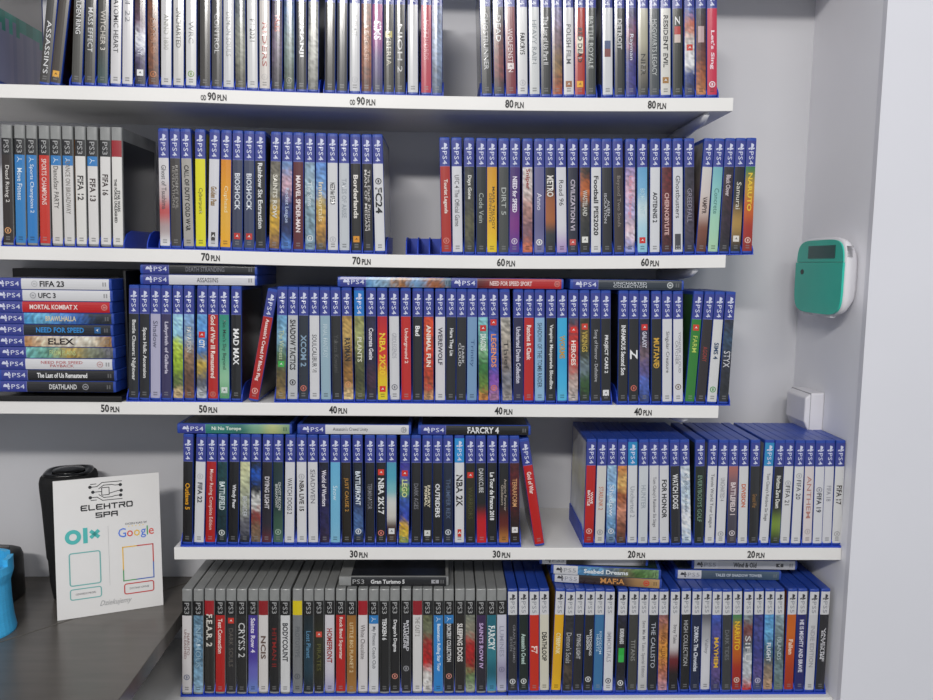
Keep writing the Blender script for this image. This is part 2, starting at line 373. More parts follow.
ROW4R = '''
591.5 588.7|c42a24/c42a24/c43028/b02824|WWE\\nBATTLE|f4e8e4|b c.42 l.2 o:e8b8b0@.85 side:dcdee4,d4d8dc,c8c490,bcc0b8,dce4f0,d4e0f0
602.2 599.6|d8d6d2|STARLINK 2|c87850|c.42 l.3 o:a8a8ac@.86
611.6 610.8|~a8c8e4/98bce0/a8c4dc/80a8cc/7890ac|Shadow|e4ecf4|c.45 l.4 h.5 o:d8dce0@.85
621.9 620.8|~c88850/e0b878/a06038/d09880/8c5c48/5c4438|||
632.8 632.2|dcdde0|Uncharted 2|a0a4ac|c.47 l.4 hd:2c98cc
644 642.9|d4d8dc|HUNTER|a8b0b8|c.4 l.3
654.3 654.3|dbdbdd|Tom Clancy's Rainbow Six Siege|6c6c72|c.47 l.65
664.3 664.3|dcdcde|FOR HONOR|26262a|b c.43 l.5 h.55
674.6 676.1|38383c|WATCH DOGS|e4e4e4|b c.33 l.45 h.6
684.7 686.8|~d4dce4/c8d8e8/dce0e8/c8d8e8|Kingdom: Blackout|7c8898|c.35 l.5
700.4 699|28342c|EVERYBODYS GOLF|8ca894|c.42 l.6
713 709.5|dedee0|Tennis World Tour League|6c6c70|c.45 l.7
723.7 720.3|dedee0|UNCHARTED 4|a0a0a4|c.3 l.3 o:b0b0b4@.88
733.8 731.7|b87c74/8c7078/68606c/5c5864/544c58|BATTLEFIELD 1|e8dcdc|b c.42 l.42 h.55 o:d8d0d4@.87
743.6 742.5|dcdcdc|DIVISION|d07040|b c.38 l.3
755.7 753.4|38383a|Ground War|b08850|c.45 l.18
769.2 763.7|dfdfe1|Tom Clancy's Rainbow Six Siege|55555a|c.4 l.62 hd:3a9ccc
779 775.1|303034/303034/303034/88a048/384030|Horizon Zero Dawn|e8e8e0|b c.33 l.42
789.5 784.7|dfdfe0|FIFA 21|44444a|c.38 l.25 h.5 o:bcbcc0@.22
799.1 795.7|dfdfe1|FIFA 20|505058|c.3 l.25 h.5 o:bcbcc0@.12
808.7 807.1|e0d8d8|ANTHEM|c09088|c.4 l.55 o:c4bcbc@.85
818.1 816.5|dedee2|FIFA 19|55555c|b c.47 l.25 h.55 o:a0a0a8@.3
827.7 826.6|dcdce0|FIFA 18|9a9aa2|c.35 l.2 h.5
840.5 836.4|dcdcdc|FIFA 17|4c4640|b c.37 l.25 h.6 o:b4b4b4@.88
'''
ROW5P = '''
186.8 186.8|e0dcdc|NARUTO\\nUNLEASHED|8c5c5c|c.37 l.38 o:8088a0@.8
198.2 198.2|~7090a4/7c9cb4/688ca4/8cb0c8/a0bcd0|INFAMOUS|a8c4d4|c.4 l.55 h.6 cov:14161a
209.3 209.3|3c3a36|F.E.A.R. 2|e0dcd4|b c.2 l.42 h.65 hd:b03038
220.2 220.2|c02c28|Test Connection|f4dcd4|b c.27 l.45
231 231|3c3a3c|DARK SOULS|78726c|c.42 l.5 s:d84838@.07
241.7 241.7|343434|CRYSIS 2|dcdcdc|c.32 l.45 h.7
253 253|54489c/5848a4/5c4ca8/7878c4/7c94d0|Saints Row 4|eae4f4|b c.26 l.45
263.3 263.3|e0dcda|NCIS|78645c|b c.42 l.3 h.55 hd:a02830
274.3 274.3|2a2a2c|HITMAN II|a03430|c.42 l.5
285.2 285.2|dedede|BODYCOUNT|3c4048|b c.35 l.5 h.6
297.4 297.4|8c8e90|PROTOTYPE|74787c|c.35 l.4 hd:e4d028 o:6c7074@.8 top
308.5 308.5|24343c/28404c/2c4c5c/203038|Lost Planet|78a8c8|c.38 l.35
319 319|2c2c26/3c3c28/34341c/2c2c28|PIRATES|6c6c3c|c.55 l.35 s:d86050@.25
329.6 329.6|dcd8dc/dcd8dc/d8d4dc/b8b4cc|HOMEFRONT|a83430|b c.4 l.45 h.6
340.7 340.7|c02c28|Rock Band Superstar|f0dcd4|b c.3 l.55
351.5 351.5|a8783c/b48440/a4783c/b08448|LITTLE BIG PLANET 2|ecd8b0|c.42 l.65 h.4
362.9 362.9|e0dcdc|White Chocolate|6c6464|c.35 l.45 hd:b02434
373.7 373.7|dedee0|My Fitness Coach Club|5c6068|c.42 l.55 hb
384.5 384.5|2c2c2e|TEKKEN 6|ececec|b c.18 l.28 h.5
394.9 394.9|28282a|Dragon's Dogma|e8e8e8|b c.27 l.42 h.5 o:d89888@.8
406.2 406.2|303034|BATTLEFIELD\\nHARDLINE|e0e0e4|b c.27 l.4 o:a8a8ac@.7
417.5 417.5|dfdddb|THE CAST 2|8c8884|c.15 l.25 hd:a02434
427.6 427.6|~707458/7c8068/a83834/c02c2c/dcd8d4/dcd8d4|||
438.4 438.4|3c94d4|Beaterator: Rolling Star Tour|e4f2fc|b c.42 l.62 hb
449 449|28282c|SORCERY COLLECTION|dcdcdc|b c.36 l.5 hb o:d89c90@.8
460 460|34302e|SLEEPING DOGS|f0ece8|b c.36 l.5 h.6
470.3 470.3|~84887c/989484/b02c2c/a82c2c/7c9468/a8b09c|||
481.3 481.3|4c3460/44304c/383040/34343c|SAINTS ROW IV|d0b8e0|b c.4 l.6 h.45
491.7 491.7|2c7c8c/2a7484/3c8c98/207080/58a0c0|FARCRY|e8f0f0|b c.3 l.32 h.75
501.8 501.8|d4d4e0/d0d0dc/c4c4d4/a8a4bc/c8c8d8|LUMINES|a4a4b4|c.35 l.4 o:8c88a0@.72
'''
ROW5S = '''
512.7 512.7|3c3c40|GRAN TURISMO\\nSEVEN|98989c|c.38 l.5 o:e0e0e0@.88
523.7 523.7|243430|Assassin's Creed|c8dcd4|b c.45 l.4 h.5 o:dce0dc@.88
534.4 534.4|d03c20|F7|f4e0d8|b c.46 l.1 h.7
544.4 544.4|dcd8c8|DEATHLOOP|2c2a28|b c.42 l.38 h.55
559.7 555.8|e8b824/e8b824/e4b428/ecc024|CYBERPUNK|f4e8b8|b c.38 l.28 h.5
569.7 567.2|~343438/404044/3c3c40/5c5044/383430|Demon's Souls|c4c4c4|c.43 l.4 h.6
579.2 577|343438|DYING LIGHT|c8c8c8|b c.42 l.33
589 587.7|303032|WATCHDOGS\\nLEGION|e4e4e4|b c.36 l.35 o:dcdcdc@.85
598.9 597.8|4c84b0|KINGDOM\\nHEARTS|d0e4f0|c.37 l.3
607.9 607.9|dfdfe2|IMMORTALS|a4a4ac|c.42 l.4 o:5c5c64@.87
622.7 620.1|~343448/2c2c30/2c2c2e/282830/404450|BORDERLANDS|e4e4e4|b c.28 l.2 w:38b850,48c060@.53 o:e4e4e4@.9
634 631.9|50504c|TITANS|a4a4a0|c.47 l.28
643.5 642.2|d8d8d8/dcdcdc/d8d8d8/c8c8c8|Save Me Mr Tako: Special Edition|848488|c.45 l.75
653.6 651.8|2c3038|THE CALLISTO|c4c8d0|c.4 l.6
663.8 662.3|~a87878/c08858/d89c48/b87860/c49ca8|TIGER ALLIANCE|8c5c30|c.45 l.45
675.2 673|dcdada/dcdada/d8d4d4/7c2c34/2c2428/28282c|Stray Tales|55555a|c.25 l.25
686.3 684.8|2a2a2c|HIGH COLLECTION|c4c4c4|c.38 l.6
696.9 694.7|283454|ZORRO: The Chronicles|e4e8f0|b c.45 l.6
707 705|74747c/b4b4b8/dcdce0/dedee2/d4d4d8|Valley|8c8c94|c.42 l.2
716.6 715.3|~4c64b4/5c5ca0/484888/6c5c90/484878|MAYHEM|e8c048|b c.5 l.4 h.5
726.5 726.5|4c4e50|DARK TIDES|888a8c|c.4 l.4
737.6 736.5|5c9468/c88838/c87028/b03828/a83028|NARUTO|f0c838|b c.28 l.38 h.6 o:e4d0c4@.87
748.7 746.8|~94a0a4/8c5450/707880/c4c8cc/c8ccd0/c02c30|SIFU|e0e0e0|c.45 l.35 h.6
759.2 757.5|~4c508c/545894/4c5094/685c94/545c84|||o:c8c4d8@.88
769.8 767.6|~68a4d0/78b4dc/587888/988878/c4a488|FLIGHT|e4e8ec|b c.5 l.25
779.4 778.5|~a0b4bc/88989c/687878/7c9094/74847c|ISLANDS|c4d0d4|c.45 l.3
792.3 788.6|d07424/d47828/c85c24/b84c24/b03c24|Fallen|f4dcc8|b c.43 l.2 h.5
802.5 799.3|343478|HE IS MIGHTY AND BRAVE|e4e4f0|b c.42 l.7
813.7 809|d4d4d6|INDIE EDITION|a4a4a8|c.42 l.55
825 819.7|38383c|VALKYRIE\\nELYSIUM|dcdce0|b c.4 l.45 h.5
'''
# flat cases: spine left px, right px, bottom px (left, right) | spine | title | colour | options
STACK = '''
392.0|2c2c30|DEATHLAND|d8d8d8|b c.42 l.32 o:a0a0a4@.68
380.5|2a2a2e|The Last of Us Remastered|f0f0f0|b c.4 l.58
369.0|dfdfe1|NEED FOR SPEED\\nPAYBACK|c05050|c.42 l.48 o:c8a8a8@.86
357.6|~88c8c4/7cb0a0/c0a860/888c78/707078|FROM PLAINS|c8d8a0|c.42 l.3
346.2|~c89868/dccbb4/e4dcd0/dcd4c4/a07c50|ELEX|3a2c28|b c.42 l.3 h.6
334.8|28303c|NEED FOR SPEED|3c9cdc|b c.42 l.55 h.5 s:2c70a8@.85
323.2|~58a8d8/78b8d8/6098d0/4474b8/2c3848/343840|BRAWLHALLA|dcd4b8|b c.42 l.35
311.6|c8242a|MORTAL KOMBAT X|f4e4e0|b c.36 l.55 h.45 o:e09088@.94
300.2|dedee0|UFC 3|2a2a2c|b c.28 l.2 h.5 o:b0b0b4@.12
288.7|e0e0e2|FIFA 23|2c2c30|b c.35 l.28 h.55 o:c8c8ca@.15
'''
# ------------------------------------------------------------------ game cases
H, W = 0.175, 0.135              # height and depth of one case
BULGE = 0.0011
def ys(x, hw): return -BULGE * (1 - min(1.0, (x / hw) ** 2))
def shell_mesh(T):
    hw = T / 2; r = 0.0014; mb = MB()
    front = [(-hw + r * 0.0, r), (-hw + r * .3, r * .3)] + [(x * (hw - r), ys(x * (hw - r), hw)) for x in (-1, -.5, 0, .5, 1)] + [(hw - r * .3, r * .3), (hw, r)]
    prof = front + [(hw, W), (-hw, W)]
    cx, cy = 0, W / 2
    def ring(z, k): return [(x - math.copysign(min(k, abs(x)), x), y + (k if y < cy else -k), z) for x, y in prof]
    mb.loft([ring(0, .001), ring(.001, 0), ring(H - .0012, 0), ring(H - .0003, .0005), ring(H, .0012)])
    # the seam between the two halves of the case along its top
    return mb
SHELLS = {}
def shell(kind, T):
    k = (kind, T)
    if k not in SHELLS:
        SHELLS[k] = shell_mesh(T).mesh('game_case', M['clear_case'] if kind == '3' else M['blue_case'])
    return SHELLS[k]
def tone(c): return tuple(.82 * max(q, 0) ** 1.2 for q in c)
def grad(stops, t):
    n = len(stops)
    if n == 1: return stops[0]
    p = min(max(t, 0), 0.9999) * (n - 1); i = int(p); f = p - i
    f = f * f * (3 - 2 * f)
    return tuple(a + (b - a) * f for a, b in zip(stops[i], stops[i + 1]))
def spine_pos(ty, tx, hw, lift): return (ty, ys(ty, hw) - lift, tx)
BADGE = [(math.cos(a * math.pi / 5), math.sin(a * math.pi / 5)) for a in range(10)]
def parse(opts):
    d = {}
    for t in opts.split():
        if t in ('b', 'hb', 'hf', 'top'): d[t] = True
        elif ':' in t: k, v = t.split(':', 1); d[k] = v
        elif t.startswith('hd'): d['hd'] = t[2:]
        elif t[0] in 'clh': d[t[0]] = float(t[1:])
    for t in opts.split():
        if t.startswith('hd:'): d['hd'] = t[3:]
    return d
ZONES = {'4': (.0036, .1318, .1705), '5': (.0040, .1318, .1705), '3': (.0036, .1318, .1555)}
def toned(mb):
    mb.c = [tone(c) for c in mb.c]; return mb
def sleeve_mesh(kind, T, bg, title, fg, opts, rnd):
    """the printed paper wrap: back cover, spine with its artwork and lettering, front cover"""
    d = parse(opts); hw = T / 2; sw = hw - .0006; mb = MB()
    za0, za1, _ = ZONES[kind]
    if 'top' in d: za1 = .1318
    busy = bg.startswith('~'); stops = [hexc(h) for h in bg.lstrip('~').split('/')]
    nz = 40 if busy else (24 if len(stops) > 1 else 2); nx = 5
    xs = [-sw + 2 * sw * i / (nx - 1) for i in range(nx)]
    vs, cs, fs = [], [], []
    for j in range(nz + 1):
        t = j / nz
        for x in xs:
            c = grad(stops, t + (rnd.uniform(-.05, .05) if busy else 0))
            if busy:
                k = rnd.choice((.6, .8, .9, 1, 1, 1.1, 1.25, 1.45)); c = tuple(min(.9, q * k) for q in c)
            vs.append(spine_pos(x, za1 - t * (za1 - za0), hw, .00012)); cs.append(c)
    for j in range(nz):
        for i in range(nx - 1):
            a = j * nx + i; fs.append((a, a + nx, a + nx + 1, a + 1))
    mb.add(vs, fs, cs)
    L = za1 - za0
    if 'hb' in d:   # blue band with a white mark under the black header
        mb.add([spine_pos(x, z, hw, .0002) for z in (za1, za1 - .014) for x in xs], [(i, i + nx, i + nx + 1, i + 1) for i in range(nx - 1)], hexc('3c8cc8'))
        tri = [(-.004, za1 - .003), (.004, za1 - .006), (-.004, za1 - .011), (-.001, za1 - .006)]
        mb.add([spine_pos(x, z, hw, .0003) for x, z in tri], [(0, 1, 3), (3, 1, 2)], hexc('e0ecf4'))
    if 'w' in d:    # a printed block on the spine
        cols, at = (d['w'] + '@.43').split('@')[:2]; cols = cols.split(','); at = float(at)
        z0 = za1 - at * L; hh = .012
        for q, h in enumerate(cols):
            a = z0 + hh - 2 * hh * q / len(cols); b = z0 + hh - 2 * hh * (q + 1) / len(cols)
            mb.add([spine_pos(x, z, hw, .0002) for z in (a, b) for x in (-.0045, 0, .0045)], [(0, 3, 4, 1), (1, 4, 5, 2)], hexc(h))
    if title:
        gv, gf, gw, gh = glyphs(title.replace('\\n', '\n'), 'b' in d)
        hf = d.get('h', .48 + (.12 if '\\n' in title else 0)) * 2 * sw
        ln = d.get('l', min(.75, len(title) * .04)) * L; cz = za1 - d.get('c', .45) * L
        pts = [spine_pos((y / gh - .5) * hf, cz + ln / 2 - x / gw * ln, hw, .0004) for x, y in gv]
        mb.add(pts, gf, hexc(fg))
    for key in ('o', 's', 'x'):
        if key in d:
            h, at = d[key].split('@'); z = za1 - float(at) * L; c = hexc(h)
            if key == 'o':
                ro, ri = .0048, .0034
                ring = [spine_pos(x * ro, z + y * ro, hw, .0003) for x, y in BADGE] + [spine_pos(x * ri, z + y * ri, hw, .0003) for x, y in BADGE]
                mb.add(ring, [(i, (i + 1) % 10, 10 + (i + 1) % 10, 10 + i) for i in range(10)], c)
                mb.add([spine_pos(x, z + y, hw, .0003) for x, y in ((-.0012, -.002), (.0012, -.002), (.0012, .002), (-.0012, .002))], [(0, 1, 2, 3)], c)
            else:
                w_, h_ = (.0046, .0046) if key == 's' else (.003, .006)
                mb.add([spine_pos(x, z + y, hw, .0003) for y in (-h_, h_) for x in (-w_, 0, w_)], [(0, 1, 4, 3), (1, 2, 5, 4)], c)
                dk = tuple(q * .25 for q in c) if sum(c) > .9 else (.8, .8, .78)
                mb.add([spine_pos(x * h_ * .5, z + y * h_ * .5, hw, .0004) for x, y in ((-1, -.6), (0, -.2), (1, -.7), (.5, .2), (.2, 1), (-.3, .3))], [(0, 1, 3), (1, 2, 3), (3, 4, 5), (3, 5, 0)], dk)
    # the tiny maker's mark at the foot of every spine
    base = stops[-1]; lum = sum(base) / 3
    mk = tuple(min(.8, q * .55 + (.16 if lum < .25 else 0)) for q in base)
    for dz in (.004, .0075):
        mb.add([spine_pos(x, za0 + dz + y, hw, .0003) for x, y in ((-.003, 0), (.003, 0), (.003, .002), (-.003, .002))], [(0, 1, 2, 3)], mk)
    # covers on the two flat sides
    for side, key in ((1, 'cov'), (-1, 'side')):
        if key in d: st = [hexc(h) for h in d[key].split(',')]; jit = .25
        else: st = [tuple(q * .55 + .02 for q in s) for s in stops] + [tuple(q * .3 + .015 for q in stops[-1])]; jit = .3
        n, m = 9, 7; top = H - .006 if kind != '3' else .156
        vs, cs = [], []
        for j in range(n + 1):
            for i in range(m + 1):
                vs.append((side * (hw + .00012), .004 + (W - .010) * i / m, top - (top - .005) * j / n))
                k = 1 + rnd.uniform(-jit, jit); c = grad(st, j / n + rnd.uniform(-.06, .06)); cs.append(tuple(q * k for q in c))
        q = [(j * (m + 1) + i, j * (m + 1) + i + 1, (j + 1) * (m + 1) + i + 1, (j + 1) * (m + 1) + i) for j in range(n) for i in range(m)]
        mb.add(vs, q if side < 0 else [tuple(reversed(f)) for f in q], cs)
    return mb
_hdr = {}
def header_mesh(kind, T, hexcol, whiteline=True):
    k = ('h', kind, T, hexcol)
    if k in _hdr: return _hdr[k]
    hw = T / 2; sw = hw - .0006; mb = MB(); _, z0, z1 = ZONES[kind]; nx = 5
    xs = [-sw + 2 * sw * i / (nx - 1) for i in range(nx)]
    c = hexc(hexcol); zz = [z0, z0 + .0008, z1]
    cols = [hexc('9aa0d8') if kind == '4' else c] * nx + [c] * nx * 2
    mb.add([spine_pos(x, z, hw, .00018) for z in zz for x in xs], [(j * nx + i, j * nx + i + 1, (j + 1) * nx + i + 1, (j + 1) * nx + i) for j in range(2) for i in range(nx - 1)], cols)
    _hdr[k] = toned(mb).mesh('header_band', M['print'], color=True); return _hdr[k]
def emblem_mesh(kind, T):
    k = ('e', kind, T)
    if k in _hdr: return _hdr[k]
    hw = T / 2; mb = MB(); _, z0, z1 = ZONES[kind]; L = z1 - z0
    white = hexc('dfe2f4') if kind != '5' else hexc('4a4a50'); soft = white if kind != '5' else hexc('a4a6ac')
    if kind == '3':
        gv, gf, gw, gh = glyphs('PS3', False, 1.0); h_, ln, top = .0074, .0185, z1 - .0025
        white = soft = hexc('b4b4b4')
    else:
        s = .0100; a = z1 - .0040
        for poly in PS_SIGN:
            mb.add([spine_pos((x - .5) * s, a - (1 - y) * s, hw, .0004) for x, y in poly], fan(poly), white)
        gv, gf, gw, gh = glyphs('PS4' if kind == '4' else 'PS5', False, 1.1); h_, ln, top = .0066, .0195, z1 - .0162
    mb.add([spine_pos((y / gh - .5) * h_, top - x / gw * ln, hw, .0004) for x, y in gv], gf, soft)
    _hdr[k] = toned(mb).mesh('console_lettering', M['print'], color=True); return _hdr[k]
HDR = {'4': '4650a0', '5': 'dcdcde', '3': '232325'}
CASES = []
def make_case(kind, T, bg, title, fg, opts, loc, rot=(0, 0, 0), row='', extra=None):
    rnd = random.Random(len(CASES) * 7 + 3)
    d = parse(opts)
    root = link('game_case', shell(kind, T)); root.location = loc; root.rotation_euler = rot
    sl = link('cover_sleeve', toned(sleeve_mesh(kind, T, bg, title, fg, opts, rnd)).mesh('cover_sleeve', M['print'], color=True), root)
    hb = link('header_band', header_mesh(kind, T, d.get('hd', HDR[kind])), root)
    if not (kind == '3' and 'hd' in d): link('console_lettering', emblem_mesh(kind, T), hb)
    CASES.append(dict(o=root, kind=kind, bg=bg, title=title, fg=fg, d=d, row=row, x=loc[0], extra=extra))
    return root
def read(block): return [l.split('|') for l in block.strip().split('\n')]
SAG = {1: (.0280, 0.0), 2: (.0290, -.02), 3: (0, 0), 4: (0, 0), 5: (0, 0)}
ZC = {1: EYE + .2474, 2: EYE + .0146, 3: EYE - .2122, 4: EYE - .4394, 5: EYE - .6888}   # where the cases stand
def zcase(row, X):
    a, x0 = SAG[row]; Xc = max(X, -.37)
    return ZC[row] + a * (Xc - x0) ** 2 + (.006 * (Xc - X) if a else 0)
RACKT = {0: .003, 1: .0016, 2: .0016, 3: .0016, 4: .003, 5: .003}
TC = 0.0156
def case_row(block, row, name, kind, Y0, loose=(), T=TC, tall=1.0):
    """stand a row of cases side by side"""
    items = []; rnd = random.Random(row * 31 + len(block))
    for k, (pos, bg, title, fg, opts) in enumerate(read(block)):
        ut, ub = map(float, pos.split())
        y = Y0 + rnd.uniform(-.0012, .0012)
        zb = ZC[row]
        X = x_for(ub, y, zb + .012); Xt = x_for(ut, y, zb + .150)
        items.append([X, math.atan2(Xt - X, .138), y, bg, title, fg, opts, k])
    for a, b in zip(items, items[1:]):      # no two cases share the same room
        if b[7] in loose or a[7] in loose: continue
        if b[0] - a[0] < T + .0003: b[0] = a[0] + T + .0003
        top = (b[0] + math.tan(b[1]) * H) - (a[0] + math.tan(a[1]) * H)
        if top < T + .0003: b[1] = math.atan((a[0] + math.tan(a[1]) * H + T + .0003 - b[0]) / H)
    for X, lean, y, bg, title, fg, opts, k in items:
        z = zcase(row, X) + T / 2 * abs(math.sin(lean)) - (RACKT[row] if k in loose else 0) + .0002
        make_case(kind, T, bg, title, fg, opts, (X, y, z), (0, lean, 0), name).scale = (1, 1, tall)
    return items
RACKS = []
def rack(edges, row, Y0, where, x0=None, x1=None):
    """a printed rack: floor plate and low fins that rise towards the back; edges = fin positions"""
    e0, e1 = edges[0], edges[-1]
    mid = (e0 + e1) / 2; z = zcase(row, mid) - RACKT[row]
    slope = (zcase(row, e1) - zcase(row, e0)) / (e1 - e0)
    mb = MB(); mb.box(e0 - mid - .001, e1 - mid + .001, -.001, W + .001, 0, RACKT[row]).box(e0 - mid - .001, e1 - mid + .001, W - .0006, W + .0012, 0, .029)
    root = mb.build('slotted_rack', M['rack']); root.location = (mid, Y0, z); root.rotation_euler = (0, -math.atan(slope), 0)
    for e in edges:
        m2 = MB(); t = .0008; x = e - mid
        b_ = RACKT[row] * .9; prof = [(0, b_), (W - .0008, b_), (W - .0008, .0285), (.030, .0275), (.012, .022), (.003, .012), (0, .007)]
        vs = [(x + s * t, yy, zz) for s in (-1, 1) for yy, zz in prof]; n = len(prof)
        fs = [tuple(range(n)), tuple(reversed(range(n, 2 * n)))] + [(i, n + i, n + (i + 1) % n, (i + 1) % n) for i in range(n)]
        m2.add(vs, fs); m2.build('divider', M['rack'], root)
    RACKS.append((root, row, where, mid)); return root
def racks_for(items, row, Y0, groups, where, ends={}):
    """groups = (first, last) indices that share a rack; ends = extra empty slots (before, after)"""
    P = .0174
    prev = None
    for gi, (a, b) in enumerate(groups):
        its = [i for i in items if a <= i[7] <= b]
        xs = [i[0] for i in its]
        edges = [xs[0] - P / 2] + [(p + q) / 2 for p, q in zip(xs, xs[1:])] + [xs[-1] + P / 2]
        # a wide gap between two cases is an empty slot's worth of room: fin on both sides
        out = [edges[0]]
        for i, (p, q) in enumerate(zip(xs, xs[1:])):
            if q - p > 1.6 * P: out += [p + P / 2, q - P / 2]
            else: out.append((p + q) / 2)
        out.append(edges[-1])
        bef, aft = ends.get(gi, (0, 0))
        for k in range(bef): out.insert(0, out[0] - P)
        for k in range(aft): out.append(out[-1] + P)
        if prev is not None and out[0] < prev + .0021: out[0] = prev + .0021
        prev = out[-1]
        rack(out, row, Y0, where)
WORLD, KEY, FILL, EXPO = 0.55, 52, 16, 0.0
# ------------------------------------------------------------------ the setting
D = 0.204                        # the back wall
XE = 0.637                       # the side of the niche
XL = -1.70                       # far end of the run of shelves, outside the photograph
def struct(name, mb, m, bevel=0):
    return tag(mb.build(name, m, bevel=bevel), kind='structure')
CEIL = 2.95
struct('floor', MB().box(XL - .1, 2.2, -3.9, D + .1, -.05, 0), M['floor'])
struct('wall_back', MB().box(XL - .1, XE + .1, D, D + .1, 0, CEIL), M['wall'])
struct('wall_side', MB().box(XE, XE + .04, -.0135, D, 0, CEIL), M['reveal'])
struct('wall_right', MB().box(XE, 2.2, -.0135 - .012, -.0135, 0, CEIL), M['wall_white'])
struct('wall_left', MB().box(XL - .1, XL, -3.9, D, 0, CEIL), M['wall'])

# ------------------------------------------------------------------ shelves and their price lettering
ST = 0.0195
def price(parent, row, u, text, big=.0120, prefix=None):
    """black vinyl price lettering on the front edge of a shelf"""
    Y = -.0006
    zc = zcase(row, x_for(u, 0, ZC[row])) - RACKT[row] - ST / 2
    X = x_for(u, Y, zc); zc = zcase(row, X) - RACKT[row] - ST / 2
    mb = MB(); w = 0
    pieces = ([(prefix, .0080, .0080)] if prefix else []) + [(text, big, .0122), ('PLN', .0088, .0132)]
    lay = []
    for s, h, wd in pieces:
        gv, gf, gw, gh = glyphs(s, True)
        lay.append((gv, gf, gw, gh, h, wd, w)); w += wd + .0020
    w -= .0020
    for gv, gf, gw, gh, h, wd, x0 in lay:
        mb.add([(X - w / 2 + x0 + x / gw * wd, Y, zc - .0062 + y / gh * h) for x, y in gv], gf)
    return mb.build('price_lettering', M['black_ink'], parent)
SHELF = {}
def shelf(row, x0, x1, label, brackets=()):
    mb = MB(); n = 40
    rings = []
    for i in range(n + 1):
        X = x0 + (x1 - x0) * i / n; z = zcase(row, max(X, -.75)) - RACKT[row]
        rings.append([(X, 0, z), (X, 0, z - ST), (X, D - .0005, z - ST), (X, D - .0005, z)])
    mb.loft(rings)
    o = mb.build('wall_shelf', M['white_board'], bevel=.0008)
    tag(o, label, 'shelf', 'white wall shelves')
    for X in brackets:
        z = zcase(row, X) - RACKT[row] - ST
        b = MB(); pr = []
        for k in range(9):
            t = k / 8; y = .010 + (D - .011) * t; rr = .0080 * min(1, .55 + 3 * t) ; dz = .012 * min(1, .5 + 4 * t) + .016 * t
            pr.append([(X + rr * math.cos(a * math.pi / 6), y, z - .0003 - dz / 2 - (dz / 2) * math.sin(a * math.pi / 6)) for a in range(12)])
        b.loft(pr); b.build('bracket', M['bracket'], o, smooth=True)
    SHELF[row] = o; return o
XR = 0.4281
SAG[0] = (0, 0); ZC[0] = ZC[1] + .262
shelf(0, XL + .01, XE - .0005, 'white shelf above the top row of game cases, mostly out of sight')
tag(SHELF[0], 'white wall shelf board above the uppermost row of cases')
s1 = shelf(1, XL + .01, XR, 'highest white shelf, lettered 90 and 80, carrying the top row of cases', (.392, -1.2))
for u, t, p in ((213.5, '90', 'OD'), (362.5, '90', 'OD'), (514.5, '80', None), (657, '80', None)): price(s1, 1, u, t, prefix=p)
s2 = shelf(2, XL + .01, XR, 'white shelf lettered 70 and 60 with an empty slot rack in its middle', (.385, -1.2))
for u, t in ((210.5, '70'), (361.5, '70'), (506, '60'), (650, '60')): price(s2, 2, u, t)
s3 = shelf(3, XL + .01, XR, 'white shelf lettered 50 and 40 with a stack of lying cases', (.380, -1.2))
for u, t in ((110, '50'), (208, '50'), (338, '40'), (503.5, '40'), (643, '40')): price(s3, 3, u, t)
s4 = shelf(4, -.4155, XE - .0005, 'short white shelf lettered 30 and 20, level with the top of the sign', ())
for u, t in ((358.7, '30'), (501.5, '30'), (636.5, '20'), (756, '20')): price(s4, 4, u, t)
ctop = ZC[5] - RACKT[5]
cb = MB().box(-1.15, XE - .0005, -.004, D - .0005, ctop - .03, ctop)
counter = tag(cb.build('white_counter', M['white_board'], bevel=.0012), 'white counter top under the bottom row of cases, beside the dark desk', 'counter')
MB().box(-1.13, XE - .002, .012, D - .002, .08, ctop - .03).build('cabinet_front', M['white_board'], counter)
MB().box(-1.11, XE - .004, .04, D - .004, 0, .08).build('plinth', M['white_board'], counter)

# ------------------------------------------------------------------ the rows of cases
r1l = case_row(ROW1L, 1, 'top shelf', '4', .006, loose=(0, 1), tall=.968)
r1r = case_row(ROW1R, 1, 'top shelf', '4', .006, tall=.965)
# the case just outside the frame shows only its printed cover
make_case('4', TC, '3a3a48', '', '', 'cov:8c8a86,5c5c74,585870', (x_for(-7, .006, ZC[1]), .006, zcase(1, -.6) + .0002, ), (0, R(1.0), 0), 'top shelf', extra='printed teal and grey cover, at the far end of')
tc_ = CASES[-1]['o']; cvp = MB(); xx_ = TC / 2 + .0004; rc = random.Random(4)
def cell(y0, y1, z0, z1, h): cvp.add([(xx_, y0, z0), (xx_, y1, z0), (xx_, y1, z1), (xx_, y0, z1)], [(0, 1, 2, 3)], hexc(h))
for i in range(13):
    y0, y1 = .004 + i * .0097, .004 + (i + 1) * .0097; zt = .109; zd = zt - .0097 * rc.choice((1, 2, 2, 3, 3))
    cell(y0, y1, zt, .168, 'b4b0ac'); cell(y0, y1, zd, zt, rc.choice(('2a9484', '238474', '2c9c8c'))); cell(y0, y1, .005, zd, rc.choice(('8484a0', '8a88a2', '7e7e9c')))
cvp.build('front_cover_print', M['print'], tc_, color=True)
racks_for(r1l, 1, .004, [(2, 11), (12, 21), (22, 31)], 'top shelf')
racks_for(r1r, 1, .004, [(0, 9), (10, 19)], 'top shelf')
r2p = case_row(ROW2P, 2, 'second shelf', '3', .006)
r2l = case_row(ROW2L, 2, 'second shelf', '4', .006)
r2r = case_row(ROW2R, 2, 'second shelf', '4', .006, tall=.986)
racks_for(r2p, 2, .004, [(0, 9)], 'second shelf')
racks_for(r2l, 2, .004, [(0, 8), (9, 18)], 'second shelf', {0: (1, 0)})
racks_for(r2r, 2, .004, [(0, 6), (7, 16), (17, 26)], 'second shelf', {0: (3, 0)})
r3l = case_row(ROW3L, 3, 'third shelf', '4', .006)
r3m = case_row(ROW3M, 3, 'third shelf', '4', .006, loose=(0,))
